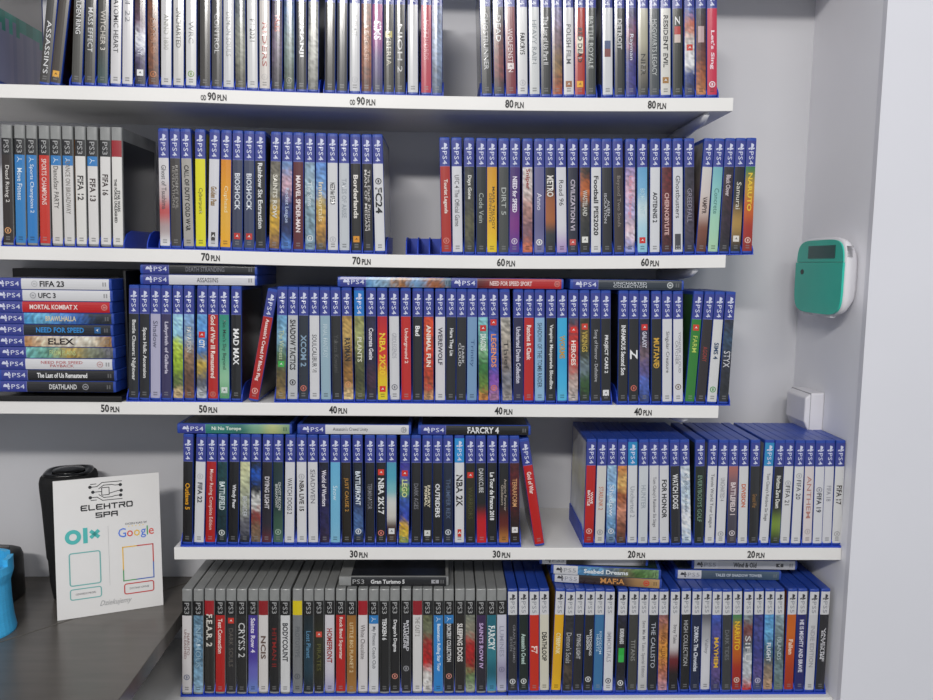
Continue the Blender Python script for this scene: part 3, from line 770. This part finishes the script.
racks_for(r3l, 3, .004, [(0, 9)], 'third shelf')
racks_for(r3m, 3, .004, [(1, 10), (11, 20), (21, 30), (31, 40)], 'third shelf')
r4l = case_row(ROW4L, 4, 'fourth shelf', '4', .006, loose=(30,))
r4r = case_row(ROW4R, 4, 'fourth shelf', '4', .006, tall=.974)
racks_for(r4l, 4, .004, [(0, 9), (10, 19), (20, 29)], 'fourth shelf')
racks_for(r4r, 4, .004, [(0, 9), (10, 15), (16, 23)], 'fourth shelf')
r5p = case_row(ROW5P, 5, 'bottom row', '3', .010)
r5s = case_row(ROW5S, 5, 'bottom row', '5', .010)
racks_for(r5p, 5, .008, [(0, 9), (10, 19), (20, 29)], 'bottom row')
racks_for(r5s, 5, .008, [(0, 9), (10, 19), (20, 29)], 'bottom row')

# ------------------------------------------------------------------ cases lying flat
def flat(kind, xl, Y, zb, bg, title, fg, opts, row, extra, T=TC, yaw=0.0):
    # the case lies on its side: its top points left, its spine faces out
    o = make_case(kind, T, bg, title, fg, opts, (0, 0, 0), (0, 0, 0), row, extra)
    m = Matrix.Translation((xl + H, Y, zb + T / 2)) @ Matrix.Rotation(0, 4, 'Z')
    m = Matrix.Translation((xl, Y, zb + T / 2)) @ Matrix.Rotation(yaw, 4, 'Z') @ Matrix.Translation((H, 0, 0)) @ Matrix.Rotation(R(-90), 4, 'Y')
    o.rotation_euler = m.to_euler(); o.location = m.to_translation()
    CASES[-1]['x'] = xl + H / 2
    return o
TS = .0170
zs = EYE - .1990
st_x = x_for(-4.6, -.004, EYE - .12)
ORD = 'lowest,second from the foot,third from the foot,fourth from the foot,fifth from the foot,fifth from the top,fourth from the top,third from the top,second from the top,topmost'.split(',')
for k, (v, bg, title, fg, opts) in enumerate(read(STACK)):
    dx = [0, .0015, -.0005, .0012, 0, -.001, .0008, -.0012, .0003, -.001][k]
    flat('4', st_x + dx, -.004 + abs(dx) * .6, zs + k * (TS + .00012), bg, title, fg, opts, 'third shelf', ORD[k] + ' in the stack of ten', T=TS)
def tops(row): return ZC[row] + H + .0006
y3 = .010
FL3 = [(140.3, 'dcdce0|ASSASSINS|5a5a62|c.45 l.25 cov:26262c,2a2a30'), (140.6, '2c2e34|DEATH STRANDING|8c8c94|c.42 l.45 cov:24262c,2c2c30')]
for k, (u, s) in enumerate(FL3):
    bg, ti, fg, op = s.split('|')
    flat('4', x_for(u, y3, tops(3)), y3, tops(3) + .0004 + k * (TC + .0004), bg, ti, fg, op, 'third shelf', ['spine white, lower of two lying across upright cases beside the stack of ten', 'spine dark, upper of two lying across upright cases beside the stack of ten'][k])
for u, s, ex in ((337.5, '~6c9cc4/94b4cc/a87848/7ca4c8/a86c44/5c8098|||', 'spine blue and brown, lying on upright cases'),
                 (448.6, '6c2428/b02c2c/c02c2c/c02c2c|NEED FOR SPEED SPORT|f0d8d4|b c.4 l.5 o:d88078@.95', 'red spine, lying on upright cases'),
                 (569.8, '3c4450/404a54/3c444e|UNCHARTED\\nCOLLECTION|d8dce0|c.38 l.4 o:d0d4d4@.86', 'slate spine, lying on upright cases')):
    bg, ti, fg, op = s.split('|')
    flat('4', x_for(u, .004, tops(3)), .004, tops(3) + .0004, bg, ti, fg, op, 'third shelf', ex)
for u, s, ex in ((177.3, '3c8c84/3c8c84/388078/88b498/c0c890/8cac88|Ni No Torope|e4f0e4|b c.25 l.35 h.5 cov:2c3430', 'green picture spine, lying on upright cases'),
                 (297.4, 'dedee0|Assassin\'s Creed Unity|5c5c64|c.3 l.42 o:b4b4b8@.94 cov:1c1e24,24262c,1c1e24', 'white spine, lying on upright cases'),
                 (418.0, '242426|FARCRY 4|ececec|b c.45 l.38 h.7 cov:1a1a1c,222224', 'black spine, lying on upright cases')):
    bg, ti, fg, op = s.split('|')
    flat('4', x_for(u, .006, tops(4)), .006, tops(4) + .0004, bg, ti, fg, op, 'fourth shelf', ex)
t5 = tops(5) + .0004
flat('3', -.168, .020, t5, '2c2c30|Gran Turismo 5|ececec|b c.18 l.42 x:d8d8d8@.86 cov:24262e,30343e,282a34,343c50,24262c', *[], row='bottom row', extra='black spine, lying with its dark cover up') if False else None
def flat_s(kind, u0, v0, u1, v1, z, s, row, extra):
    bg, ti, fg, op = s.split('|')
    # front edge from its two photographed ends, both on the plane at height z
    return flat(kind, u0, v0, z, bg, ti, fg, op, row, extra, yaw=u1)
flat_s('3', -.1635, .019, 0, 0, t5, '2c2c30|Gran Turismo 5|ececec|b c.27 l.42 x:b8b8bc@.86 cov:24262e,2c303a,282a34,343c50,24262c', 'bottom row', 'black spine, lying with its dark cover up')
TP = TC + .0005
flat_s('5', .180, .036, R(-9.2), 0, t5, '3c2c2c/44342c/4c3834/b08c60/c0a070|MAFIA|d8a060|b c.42 l.3 h.62 o:d83030@.84 cov:5a4a3c,6a5444', 'bottom row', 'brown spine, lying lowest of three')
flat_s('5', .177, .030, R(-7.5), 0, t5 + TP, '~5c94c0/6ca0c4/6a8098/7c7c5c/5c8448/88a878|Seabed Dreams|eaf0f4|b c.35 l.55 h.5 cov:3c5c4c,2c4438', 'bottom row', 'blue and green picture spine, lying between two others')
flat_s('5', .158, .030, R(-3), 0, t5 + 2 * TP, '26262a/2a2a2e/c8c8cc/c8c8cc/c0c0c4/2c2c30|||cov:202226,2a2c30', 'bottom row', 'spine black and pale grey, lying topmost of three')
flat_s('5', .386, .049, R(-2.5), 0, t5, '5c6c7c/586878/54687c/607484|TALES OF SHADOW TOWER|d0d8e0|b c.48 l.6 h.35 cov:4c5458,90989c,2c3034,24262a', 'bottom row', 'slate blue spine, lying under the white one')
flat_s('5', .4135, .051, R(-1.8), 0, t5 + TP, 'd4d4d6|Wind & Old|3c3c40|b c.35 l.3 h.6 x:5c5c60@.8 cov:c8c8ca,b8b8bc', 'bottom row', 'white spine, lying on the slate blue one')

# ------------------------------------------------------------------ labels for cases and racks
NAMES = [('white', 'dcdcde'), ('cream', 'd8d2c0'), ('pale grey', 'b8b8b8'), ('grey', '848684'), ('dark grey', '50504e'), ('charcoal', '3a3a3c'), ('black', '2a2a2c'), ('red', 'c42c26'), ('dark red', '782a30'),
         ('orange', 'd06c28'), ('brown', '70503c'), ('tan', 'b49068'), ('gold', 'd0a038'), ('yellow', 'e6d828'), ('olive', '5c5c38'), ('green', '4c9060'), ('dark green', '283c34'), ('pale green', 'a8ccb0'), ('teal', '2c7480'),
         ('sky blue', '5aa8d8'), ('pale blue', 'a4c4d8'), ('blue', '3c5cb0'), ('navy', '2c3454'), ('purple', '5a3c84'), ('lilac', '8c88b4'), ('magenta', 'b0508c'), ('pink', 'd08898'), ('hot pink', 'd0385a'), ('slate', '5c6878')]
def lab(h):
    r, g, b = [x / 255 for x in rgb255(h)]
    return ((r + g + b) / 3 * .9, (r - g) * 1.25, ((r + g) / 2 - b) * 1.25)
TAB = [(n, lab(h)) for n, h in NAMES]
def fine(h): return min(TAB, key=lambda t: sum((p - q) ** 2 for p, q in zip(t[1], lab(h))))[0]
COARSE = {'charcoal': 'dark', 'black': 'dark', 'dark grey': 'dark', 'cream': 'white', 'pale grey': 'white', 'gold': 'yellow', 'slate': 'grey', 'hot pink': 'pink', 'tan': 'brown', 'lilac': 'purple', 'magenta': 'purple'}
def cname(h): return COARSE.get(fine(h), fine(h))
def spine_words(c):
    st = c['bg'].lstrip('~').split('/'); a = cname(st[0])
    seq = []
    for s in st:
        n = cname(s)
        if n not in seq: seq.append(n)
    if len(seq) == 1: return a
    return seq[0] + ' to ' + seq[-1]
def short(c): return spine_words(c).split(' to ')[0]
ONES = 'zeroth first second third fourth fifth sixth seventh eighth ninth tenth eleventh twelfth thirteenth fourteenth fifteenth sixteenth seventeenth eighteenth nineteenth'.split()
def ordinal(n):
    if n < 20: return ONES[n]
    t, o = divmod(n, 10); tens = {2: 'twent', 3: 'thirt', 4: 'fort', 5: 'fift', 6: 'sixt'}[t]
    return tens + 'ieth' if o == 0 else tens + 'y-' + ONES[o]
def look(c, full=False):
    s = spine_words(c) + ' spine'
    d = c['d']
    if c['title']: s += ', ' + cname(c['fg']) + (' bold' if 'b' in d else '') + ' lettering'
    if full:
        if 'o' in d: s += ', round badge'
        elif 's' in d: s += ', ' + cname(d['s'].split('@')[0]) + ' square mark'
        if c['kind'] == '3' and d.get('hd'): s += ', ' + cname(d['hd']) + ' header'
        elif c['kind'] == '4' and d.get('hd'): s += ', bright blue header'
    return s
def nwords(s): return len(s.replace(',', ' ').split())
KIND = {'3': 'clear game case', '4': 'blue game case', '5': 'white-topped game case'}
used = {}
order = sorted(range(len(CASES)), key=lambda i: (CASES[i]['row'], CASES[i]['extra'] is not None, CASES[i]['x']))
byrow = {}
for i in order:
    if CASES[i]['extra'] is None: byrow.setdefault(CASES[i]['row'], []).append(CASES[i])
final = {}
from collections import Counter
looks = Counter(); nb = Counter()
def where(c): return 'in the bottom row' if c['row'] == 'bottom row' else 'on ' + c['row']
for row, cs in byrow.items():
    for k, c in enumerate(cs):
        c['k'] = k; L_ = cs[k - 1] if k else None; R_ = cs[k + 1] if k + 1 < len(cs) else None
        c['l1'] = KIND[c['kind']] + ', ' + look(c, True) + ', ' + where(c)
        if L_ and R_:
            a, b = short(L_), short(R_)
            c['l2'] = KIND[c['kind']] + ', ' + look(c) + ', between ' + (a + ' and ' + b if a != b else 'two ' + a) + ' spines, ' + where(c)
        else:
            c['l2'] = KIND[c['kind']] + ', ' + look(c) + ', ' + ('first' if not L_ else 'last') + ' ' + where(c)
        looks[c['l1']] += 1; nb[c['l2']] += 1
for row, cs in byrow.items():
    for c in cs:
        if looks[c['l1']] == 1 and nwords(c['l1']) <= 16: t = c['l1']
        elif nb[c['l2']] == 1 and nwords(c['l2']) <= 16: t = c['l2']
        else:
            t = 'case, ' + look(c).replace(' bold', '') + ', ' + ordinal(c['k'] + 1) + ' upright from left ' + where(c)
            if nwords(t) > 16: t = spine_words(c) + ' spined game case, ' + ordinal(c['k'] + 1) + ' upright from left ' + where(c)
        tag(c['o'], t, 'game case', 'upright game cases ' + where(c))
for c in CASES:
    if c['extra']:
        e = c['extra']
        if 'stack of ten' in e and 'lying' not in e: t = 'blue case, ' + spine_words(c) + ' spine, ' + e; g = 'lying cases in the stack of ten'
        elif 'printed' in e: t = 'game case with ' + e + ' top shelf'; g = 'upright game cases on top shelf'
        else: t = (spine_words(c) + ' spined game case, ' if 'spine' not in e else 'game case, ') + e + (', ' + where(c) if nwords(e) < 9 else ''); g = 'game cases lying on upright ones'
        tag(c['o'], t, 'game case', g)
cnt = {}
for o, row, wh, x in sorted(RACKS, key=lambda r: (r[1], r[3])):
    cnt[row] = cnt.get(row, 0) + 1
    tag(o, 'blue slotted plastic rack under cases, ' + ordinal(cnt[row]) + ' from the left ' + ('in the bottom row' if row == 5 else 'on ' + wh), 'rack', 'blue slotted racks')
for o, row, wh, x in RACKS:
    if row == 2 and o['label'].startswith('blue') and abs(x - .02) < .05: o['label'] = 'blue slotted rack with three empty slots, mid second shelf'

# ------------------------------------------------------------------ black riser behind and under the stack
bs = MB().box(-.735, -.4865, -.002, D - .004, 0, .0085)
rz = EYE - .1985 - .0088
riser = bs.build('display_riser', M['black_plastic'], bevel=.001); riser.location = (0, 0, zcase(3, -.6) - RACKT[3])
tag(riser, 'black riser with a back panel under the stack of ten lying cases', 'riser')
h_ = .198
MB().box(-.735, -.4865, D - .03, D - .004, .0085, h_).build('back_panel', M['black_plastic'], riser, bevel=.001)
MB().box(-.4905, -.4865, .03, D - .03, .0085, h_).build('side_panel', M['black_plastic'], riser, bevel=.001)

# ------------------------------------------------------------------ corner desk
dz = EYE - .573
XD = -.4275
A, B = (-.662, -.046), (-.4275, .2035)      # the mitre joint runs between these
def slab(poly, z0, z1, mb):
    n = len(poly); vs = [(x, y, z) for z in (z0, z1) for x, y in poly]
    fs = [tuple(reversed(range(n))), tuple(range(n, 2 * n))] + [(i, (i + 1) % n, n + (i + 1) % n, n + i) for i in range(n)]
    return mb.add(vs, fs)
desk = empty('corner_desk', (-.9, -.3, 0)); tag(desk, 'dark grey corner desk carrying the white sign and the black speaker', 'desk')
off = Vector((.9, .3, 0))
def dsk(name, poly, z0, z1, m, bevel=0):
    o = slab([(x + .9, y + .3) for x, y in poly], z0, z1, MB()).build(name, m, desk, bevel=bevel); return o
sl_ = (B[1] - A[1]) / (B[0] - A[0]); xm = -1.1; ym = A[1] + sl_ * (xm - A[0])
dsk('worktop', [(xm, ym), (xm, -.75), (XD + .014, -.75), (XD, D - .001)], dz - .025, dz, M['desk'], .001)
dsk('joint_strip', [(xm, ym), (XD, D - .001), (XD - .003, D - .001), (xm - .002, ym + .003)], dz - .024, dz - .0012, M['seam'])
dsk('worktop', [(xm - .0016, ym + .0026), (XD - .0026, D - .001), (XL + .01, D - .001), (XL + .01, ym + .0026)], dz - .025, dz, M['desk'], .001)
for x, y in ((XL + .06, -.46), (XL + .06, .15), (-1.05, -.7), (-.48, -.7)):
    MB().box(x + .9 - .02, x + .9 + .02, y + .3 - .02, y + .3 + .02, 0, dz - .025).build('leg', M['black_plastic'], desk)

# ------------------------------------------------------------------ shop sign
e_ = Vector((.146, .058, 0)).normalized(); nrm = Vector((-e_.y, e_.x, 0))
bl = Vector((-.611, .024, dz + .0004)); SW, SH = .1575, .2220
tilt = R(7.0); up = Vector((0, 0, math.cos(tilt))) + nrm * math.sin(tilt); fr = -nrm * math.cos(tilt) + Vector((0, 0, 1)) * math.sin(tilt)
sm = Matrix(((e_.x, up.x, fr.x, bl.x), (e_.y, up.y, fr.y, bl.y), (e_.z, up.z, fr.z, bl.z), (0, 0, 0, 1)))
def sbox(x0, x1, y0, y1, z0=0, z1=.0006, mb=None):
    return (mb or MB()).box(x0, x1, y0, y1, z0, z1)
sign = sbox(0, SW, 0, SH, -.003, 0).build('counter_sign', [M['sign_white']]); sign.matrix_world = sm
tag(sign, 'white upright sign with teal and coloured lettering leaning against the black speaker', 'sign')
INK = {}
def ink(h):
    if h not in INK: INK[h] = mat('sign_ink_' + cname(h).replace(' ', '_'), h, rough=.35, noise=.03)
    return INK[h]
def txt(name, s, cx, y0, w, h, color, bold=False, shear=0):
    gv, gf, gw, gh = glyphs(s, bold)
    return MB().add([(cx - w / 2 + x / gw * w + shear * (y / gh) * h, y0 + y / gh * h, .0004) for x, y in gv], gf).build(name, ink(color), sign)
def stroke(pts, w, mb, z=.0004, closed=False):
    n = len(pts); P = [Vector(p) for p in pts]
    segs = [(P[i], P[(i + 1) % n]) for i in range(n if closed else n - 1)]
    for a, b in segs:
        d = (b - a).normalized(); q = Vector((-d.y, d.x)) * w / 2; a2, b2 = a - d * w / 2, b + d * w / 2
        mb.add([(a2.x + q.x, a2.y + q.y, z), (a2.x - q.x, a2.y - q.y, z), (b2.x - q.x, b2.y - q.y, z), (b2.x + q.x, b2.y + q.y, z)], [(0, 1, 2, 3)])
    return mb
def disc(cx, cy, r, mb, z=.0004, n=16):
    return mb.add([(cx + r * math.cos(2 * math.pi * i / n), cy + r * math.sin(2 * math.pi * i / n), z) for i in range(n)], [tuple(range(n))])
def rrect(x0, x1, y0, y1, r):
    p = []
    for cx, cy, a0 in ((x1 - r, y1 - r, 0), (x0 + r, y1 - r, 90), (x0 + r, y0 + r, 180), (x1 - r, y0 + r, 270)):
        for k in range(5): a = R(a0 + k * 22.5); p.append((cx + r * math.cos(a), cy + r * math.sin(a)))
    return p
K = '2a2a2c'
# circuit emblem
def PX(u, v): return ((u - 104) / 432 * SW, (SH * (1 - (v - 72) / 592)))    # measured on the sign, as if seen square on
em = MB(); w_ = .0011
cx, cy = .0782, .1990
for sy in (1, -1):
    stroke([(cx - .024, cy + sy * .0085), (cx - .015, cy + sy * .0085), (cx - .007, cy + sy * .0145), (cx + .022, cy + sy * .0145)], w_, em)
    stroke([(cx - .024, cy + sy * .0130), (cx - .016, cy + sy * .0130)], w_, em)
    stroke([(cx - .012, cy + sy * .0050), (cx - .005, cy + sy * .0100), (cx + .007, cy + sy * .0100), (cx + .012, cy + sy * .0085), (cx + .018, cy + sy * .0085)], w_, em)
    disc(cx - .025, cy + sy * .0085, .0026, em); disc(cx + .020, cy + sy * .0085, .0026, em)
stroke([(cx - .020, cy), (cx - .009, cy)], w_, em); disc(cx - .021, cy, .0026, em); disc(cx + .021, cy - .001, .0026, em)
stroke(rrect(cx - .008, cx + .003, cy - .006, cy + .006, .001), w_, em, closed=True)
stroke([(cx + .003, cy - .004), (cx + .016, cy - .001), (cx + .020, cy - .001)], w_, em)
em.build('circuit_emblem_print', ink(K), sign)
# blocky shop lettering, drawn stroke by stroke
GL = {'E': [[(1, 1), (.12, 1), (0, .8), (0, .2), (.12, 0), (1, 0)], [(0, .5), (.85, .5)]], 'L': [[(0, 1), (0, .2), (.12, 0), (1, 0)]],
      'K': [[(0, 0), (0, 1)], [(0, .5), (.95, .5)], [(1, 1), (1, .62), (.9, .5), (1, .38), (1, 0)]], 'T': [[(0, 1), (1, 1)], [(.5, 1), (.5, 0)]],
      'R': [[(0, 0), (0, .1)], [(0, 1), (1, 1), (1, .5), (0, .5)], [(.6, .5), (1, 0)], [(0, .5), (0, 0)]], 'O': [[(.1, 0), (.9, 0), (1, .2), (1, .8), (.9, 1), (.1, 1), (0, .8), (0, .2), (.1, 0)]],
      'S': [[(1, 1), (0, 1), (0, .5), (1, .5), (1, 0), (0, 0)]], 'P': [[(0, 0), (0, 1), (1, 1), (1, .45), (0, .45)]], 'A': [[(0, 0), (0, .8), (.15, 1), (1, 1), (1, 0)], [(0, .45), (1, .45)]]}
lt = MB()
def blocky(s, x0, y0, w, h, gap):
    lw = (w - gap * (len(s) - 1)) / len(s)
    for i, ch in enumerate(s):
        for st in GL[ch]: stroke([(x0 + i * (lw + gap) + p[0] * lw, y0 + p[1] * h) for p in st], .0020, lt)
blocky('ELEKTRO', .0395, .1708, .0755, .0074, .0034)
blocky('SPA', .0610, .1578, .0310, .0068, .0034)
lt.build('shop_lettering', ink(K), sign)
# left column: teal logo, frame, button
TEAL = '4fb4b0'
ol = MB(); n = 28; ox, oy = .0262, .1298
for (ro, ri) in ((.0118, .0056),):
    vs = [(ox + r * math.cos(2 * math.pi * i / n), oy + r * math.sin(2 * math.pi * i / n), .0004) for r in (ro, ri) for i in range(n)]
    ol.add(vs, [(i, (i + 1) % n, n + (i + 1) % n, n + i) for i in range(n)])
ol.box(.0408, .0474, oy - .0118, oy + .0130, 0, .0004)
for s in (1, -1): stroke([(.0536, oy + .0015 - s * .0038), (.0620, oy + .0015 + s * .0038)], .0056, ol)
ol.build('teal_logo_lettering', ink(TEAL), sign)
def frame(name, x0, x1, y0, y1, r, w, colr):
    mb = MB()
    a = rrect(x0, x1, y0, y1, r); b = rrect(x0 + w, x1 - w, y0 + w, y1 - w, max(r - w, .0005)); n = len(a)
    mb.add([(x, y, .0004) for x, y in a + b], [(i, (i + 1) % n, n + (i + 1) % n, n + i) for i in range(n)])
    return mb.build(name, ink(colr), sign)
frame('code_frame', .0190, .0655, .0508, .1045, .0042, .0018, '6fb0ac')
frame('button_frame', .0190, .0655, .0285, .0465, .0040, .0016, '6fb0ac')
frame('button_frame', .0985, .1445, .0262, .0442, .0040, .0017, 'c23a38')
txt('button_lettering', 'ODWIEDZ PROFIL', .0422, .0360, .030, .0030, '66666a')
txt('button_lettering', 'ZOSTAW OPINIE', .1215, .0338, .030, .0030, '66666a')
MB().box(.0775, .0779, .045, .142, 0, .0004).build('divider_line_print', ink('b4b4b4'), sign)
# right column: coloured word, four-coloured frame
gx = .0925; gw_ = .0555; word = 'Google'; cols = ['4a78d8', 'd84a3c', 'e8b830', '4a78d8', '3f9c58', 'd84a3c']
tot = sum(glyphs(c, False)[2] + .07 for c in word); xx = gx
big = {'G': (0, .0150), 'o': (0, .0102), 'g': (-.0040, .0142), 'l': (0, .0150), 'e': (0, .0102)}
for ch, cc in zip(word, cols):
    gv, gf, gw, gh = glyphs(ch, False); wd = gw / tot * gw_; y0, hh = big[ch]
    MB().add([(xx + x / gw * wd, .1206 + y0 + y / gh * hh, .0004) for x, y in gv], gf).build('word_lettering', ink(cc), sign); xx += wd + .07 / tot * gw_
txt('caption_lettering', 'OCEN NAS W', .1200, .1402, .033, .0033, K)
sb = MB()
for i in range(5): disc(.1085 + i * .0055, .1378, .0009, sb, n=8)
sb.build('star_dot_print', ink('e8c860'), sign)
a, b = (.0985, .1445), (.0490, .1042)
for nm, pts, cc in (('code_frame', [(a[0], b[0] + .018), (a[0], b[1]), (a[0] + .022, b[1])], 'e8b840'), ('code_frame', [(a[0] + .022, b[1]), (a[1], b[1]), (a[1], b[0] + .026)], 'c83c38'),
                    ('code_frame', [(a[1], b[0] + .026), (a[1], b[0]), (a[0] + .020, b[0])], '4468b8'), ('code_frame', [(a[0] + .020, b[0]), (a[0], b[0]), (a[0], b[0] + .018)], '4c9c60')):
    stroke(pts, .0017, MB()).build(nm, ink(cc), sign)
txt('signature_lettering', 'Dziekujemy', .0840, .0110, .046, .0110, '9c9c9c', shear=.35)

# ------------------------------------------------------------------ black speaker behind the sign
spx, spy = -.6330, .128
def superring(cx, cy, rx, ry, z, n=40, e=3.2, rot=0):
    o = []
    for i in range(n):
        t = 2 * math.pi * i / n; c, s = math.cos(t), math.sin(t)
        x = rx * math.copysign(abs(c) ** (2 / e), c); y = ry * math.copysign(abs(s) ** (2 / e), s)
        o.append((cx + x * math.cos(rot) - y * math.sin(rot), cy + x * math.sin(rot) + y * math.cos(rot), z))
    return o
HS = .222
prof = [(0, .030, .030), (.003, .036, .036), (.03, .0405, .040), (.07, .0425, .042), (.075, .0445, .044), (.16, .0490, .047), (.190, .0515, .049), (.203, .0520, .0495), (.211, .0500, .0475), (.216, .0440, .041)]
spk = MB().loft([superring(0, 0, rx * .83, ry * .9, z) for z, rx, ry in prof]).build('portable_speaker', M['dark_fabric'], smooth=True)
spk.location = (spx, spy, dz + .0005); spk.rotation_euler = (0, 0, R(14))
tag(spk, 'tall black portable speaker standing on the desk behind the white sign', 'speaker')
MB().loft([superring(0, 0, rx * .83, ry * .9, z) for z, rx, ry in ((.2150, .0455, .0430), (.2175, .0440, .0415), (.2185, .0360, .0340), (.2165, .0330, .0310))]).build('top_ring', M['gloss_black'], spk, smooth=True)
MB().loft([superring(0, 0, r * .025, r * .026, z, e=2) for z, r in ((.2160, 1), (.2195, .96), (.2205, .5), (.2206, .05))]).build('control_dial', M['gloss_black'], spk, smooth=True)

# ------------------------------------------------------------------ blue tower-shaped pot and the dark box behind it
def ring(r, z, n=36, cx=0, cy=0): return [(cx + r * math.cos(2 * math.pi * i / n), cy + r * math.sin(2 * math.pi * i / n), z) for i in range(n)]
tw = MB().loft([ring(r, z) for r, z in ((.0450, 0), (.0455, .003), (.0425, .022), (.0405, .050), (.0400, .078), (.0425, .086), (.0450, .094), (.0450, .106), (.0370, .106), (.0370, .020), (.002, .020))]).build('tower_pot', M['print_blue'], smooth=False)
tw.location = (-.7060, -.012, dz + .0004)
tag(tw, 'light blue ribbed pot shaped like a castle tower on the desk', 'pot')
for k in range(6):
    a0 = 2 * math.pi * k / 6 - .1; sg = 5; mb = MB()
    rings = []
    for i in range(sg + 1):
        a = a0 + .62 * i / sg; c, s = math.cos(a), math.sin(a)
        rings.append([(.0450 * c, .0450 * s, .1055), (.0450 * c, .0450 * s, .1165), (.0370 * c, .0370 * s, .1165), (.0370 * c, .0370 * s, .1055)])
    mb.loft(rings); mb.build('battlement', M['print_blue'], tw)
bx = MB().loft([superring(0, 0, rx, ry, z, e=4) for z, rx, ry in ((0, .054, .040), (.002, .056, .042), (.070, .056, .042), (.080, .053, .039), (.084, .046, .032), (.085, .036, .024))]).build('rounded_box', M['black_plastic'], smooth=True)
bx.location = (-.771, .105, dz + .0004)
tag(bx, 'small rounded black box on the desk behind the light blue pot', 'box')
MB().loft([superring(0, 0, .040 * k, .028 * k, z, e=3) for z, k in ((.0848, 1), (.0865, .95), (.0868, .3))]).build('lid', M['gloss_black'], bx, smooth=True)

# ------------------------------------------------------------------ alarm keypad on the side of the niche
ky0, ky1, kz0, kz1 = -.0120, .1530, EYE - .0755, EYE + .0500
def kring(x, ins, e=5.0):
    cy, cz, ry, rz = (ky0 + ky1) / 2, (kz0 + kz1) / 2, (ky1 - ky0) / 2 - ins, (kz1 - kz0) / 2 - ins
    r = superring(cy, cz, ry, rz, 0, n=56, e=e)
    return [(x, a - .05 * 0, b) for a, b, _ in r]
kp = MB().loft([kring(XE - x, i) for x, i in ((.0004, .020), (.008, .012), (.018, .003), (.026, .0005), (.0295, .003))]).build('alarm_keypad', M['white_plastic'], smooth=True)
tag(kp, 'white alarm keypad with a teal front on the niche side above the white sensor', 'keypad')
# teal front: upper bezel and lower flap
def kface(name, za, zb, x0, x1, ins, m, parent=kp):
    pts = [(a, b) for a, b, _ in superring((ky0 + ky1) / 2, (kz0 + kz1) / 2, (ky1 - ky0) / 2 - ins, (kz1 - kz0) / 2 - ins, 0, n=72, e=5.0)]
    poly = []
    for (a, b), (c, d) in zip(pts, pts[1:] + pts[:1]):
        if za <= b <= zb: poly.append((a, b))
        for lim in (za, zb):
            if (b - lim) * (d - lim) < 0:
                t = (lim - b) / (d - b); poly.append((a + (c - a) * t, lim))
    n = len(poly); vs = [(x, a, b) for x in (x0, x1) for a, b in poly]
    fs = [tuple(range(n)), tuple(reversed(range(n, 2 * n)))] + [(i, n + i, n + (i + 1) % n, (i + 1) % n) for i in range(n)]
    return MB().add(vs, fs).build(name, m, parent)
kf = kface('teal_bezel', EYE + .0105, EYE + .06, XE - .0285, XE - .0318, .0045, M['teal'])
kd = kface('teal_flap', EYE - .08, EYE + .0098, XE - .0285, XE - .0328, .0030, M['teal'])
MB().box(XE - .0323, XE - .0318, .018, .108, EYE + .0160, EYE + .0365).build('display', M['lcd'], kf)
eb = MB(); eb.add([(XE - .0331, .124 + a * .0065, EYE - .006 + b * .0045) for a, b in BADGE], [tuple(range(10))]); eb.build('maker_mark_print', ink('12302c'), kd)
for yy in (.024, .100): MB().box(XE - .030, XE - .022, yy, yy + .018, kz0 - .0012, kz0 + .004).build('flap_catch', M['white_plastic'], kp)
vb = MB()
for i in range(8): vb.box(XE - .0270, XE - .0190, ky0 + .0006, ky0 + .006, EYE + .018 + i * .0022, EYE + .0191 + i * .0022)
vb.build('vent_slat', M['vent'], kp)

# ------------------------------------------------------------------ white sensor box below the keypad
sx0, sy0, sy1, sz0, sz1 = XE - .0330, .0850, .1560, EYE - .2735, EYE - .2100
pr = [(XE - .0004, sz0 + .001), (XE - .0004, sz1 + .004), (XE - .022, sz1 + .003), (sx0, sz1 - .005), (sx0, sz0 + .018), (XE - .024, sz0)]
vs = [(x, y, z) for y in (sy0, sy1) for x, z in pr]; n = len(pr)
fs = [tuple(range(n)), tuple(reversed(range(n, 2 * n)))] + [(i, n + i, n + (i + 1) % n, (i + 1) % n) for i in range(n)]
sen = MB().add(vs, fs).build('motion_sensor', M['white_plastic'], bevel=.003)
tag(sen, 'white chamfered sensor box on the niche side just above the cases', 'sensor')
MB().box(XE - .0245, XE - .0235, sy0 - .0003, sy1 + .0003, sz0 + .002, sz1 + .0025).build('housing_seam', M['vent'], sen)

# ------------------------------------------------------------------ light
w = bpy.data.worlds.new('world'); bpy.context.scene.world = w; w.use_nodes = True
w.node_tree.nodes['Background'].inputs[0].default_value = (0.86, 0.92, 1.0, 1)
w.node_tree.nodes['Background'].inputs[1].default_value = WORLD
def area(name, loc, aim, sx, sy, power, colr):
    l = bpy.data.lights.new(name, 'AREA'); l.shape = 'RECTANGLE'; l.size = sx; l.size_y = sy; l.energy = power; l.color = colr
    o = bpy.data.objects.new(name, l); col.objects.link(o); o.location = loc
    o.rotation_euler = (Vector(aim) - Vector(loc)).to_track_quat('-Z', 'Y').to_euler(); return o
area('ceiling_light_main', (-.6, -2.75, EYE + 1.28), (0, 0, EYE), 1.0, .14, KEY, (1, .97, .93))
area('added_fill_side', (.9, -2.6, EYE + 1.4), (.2, 0, EYE), .9, .3, FILL, (1, .97, .94))  # added fill that brightens the right wall, no known ceiling lamp
v = bpy.context.scene.view_settings
v.view_transform = 'Standard'; v.look = 'None'; v.exposure = EXPO; v.gamma = 1.0
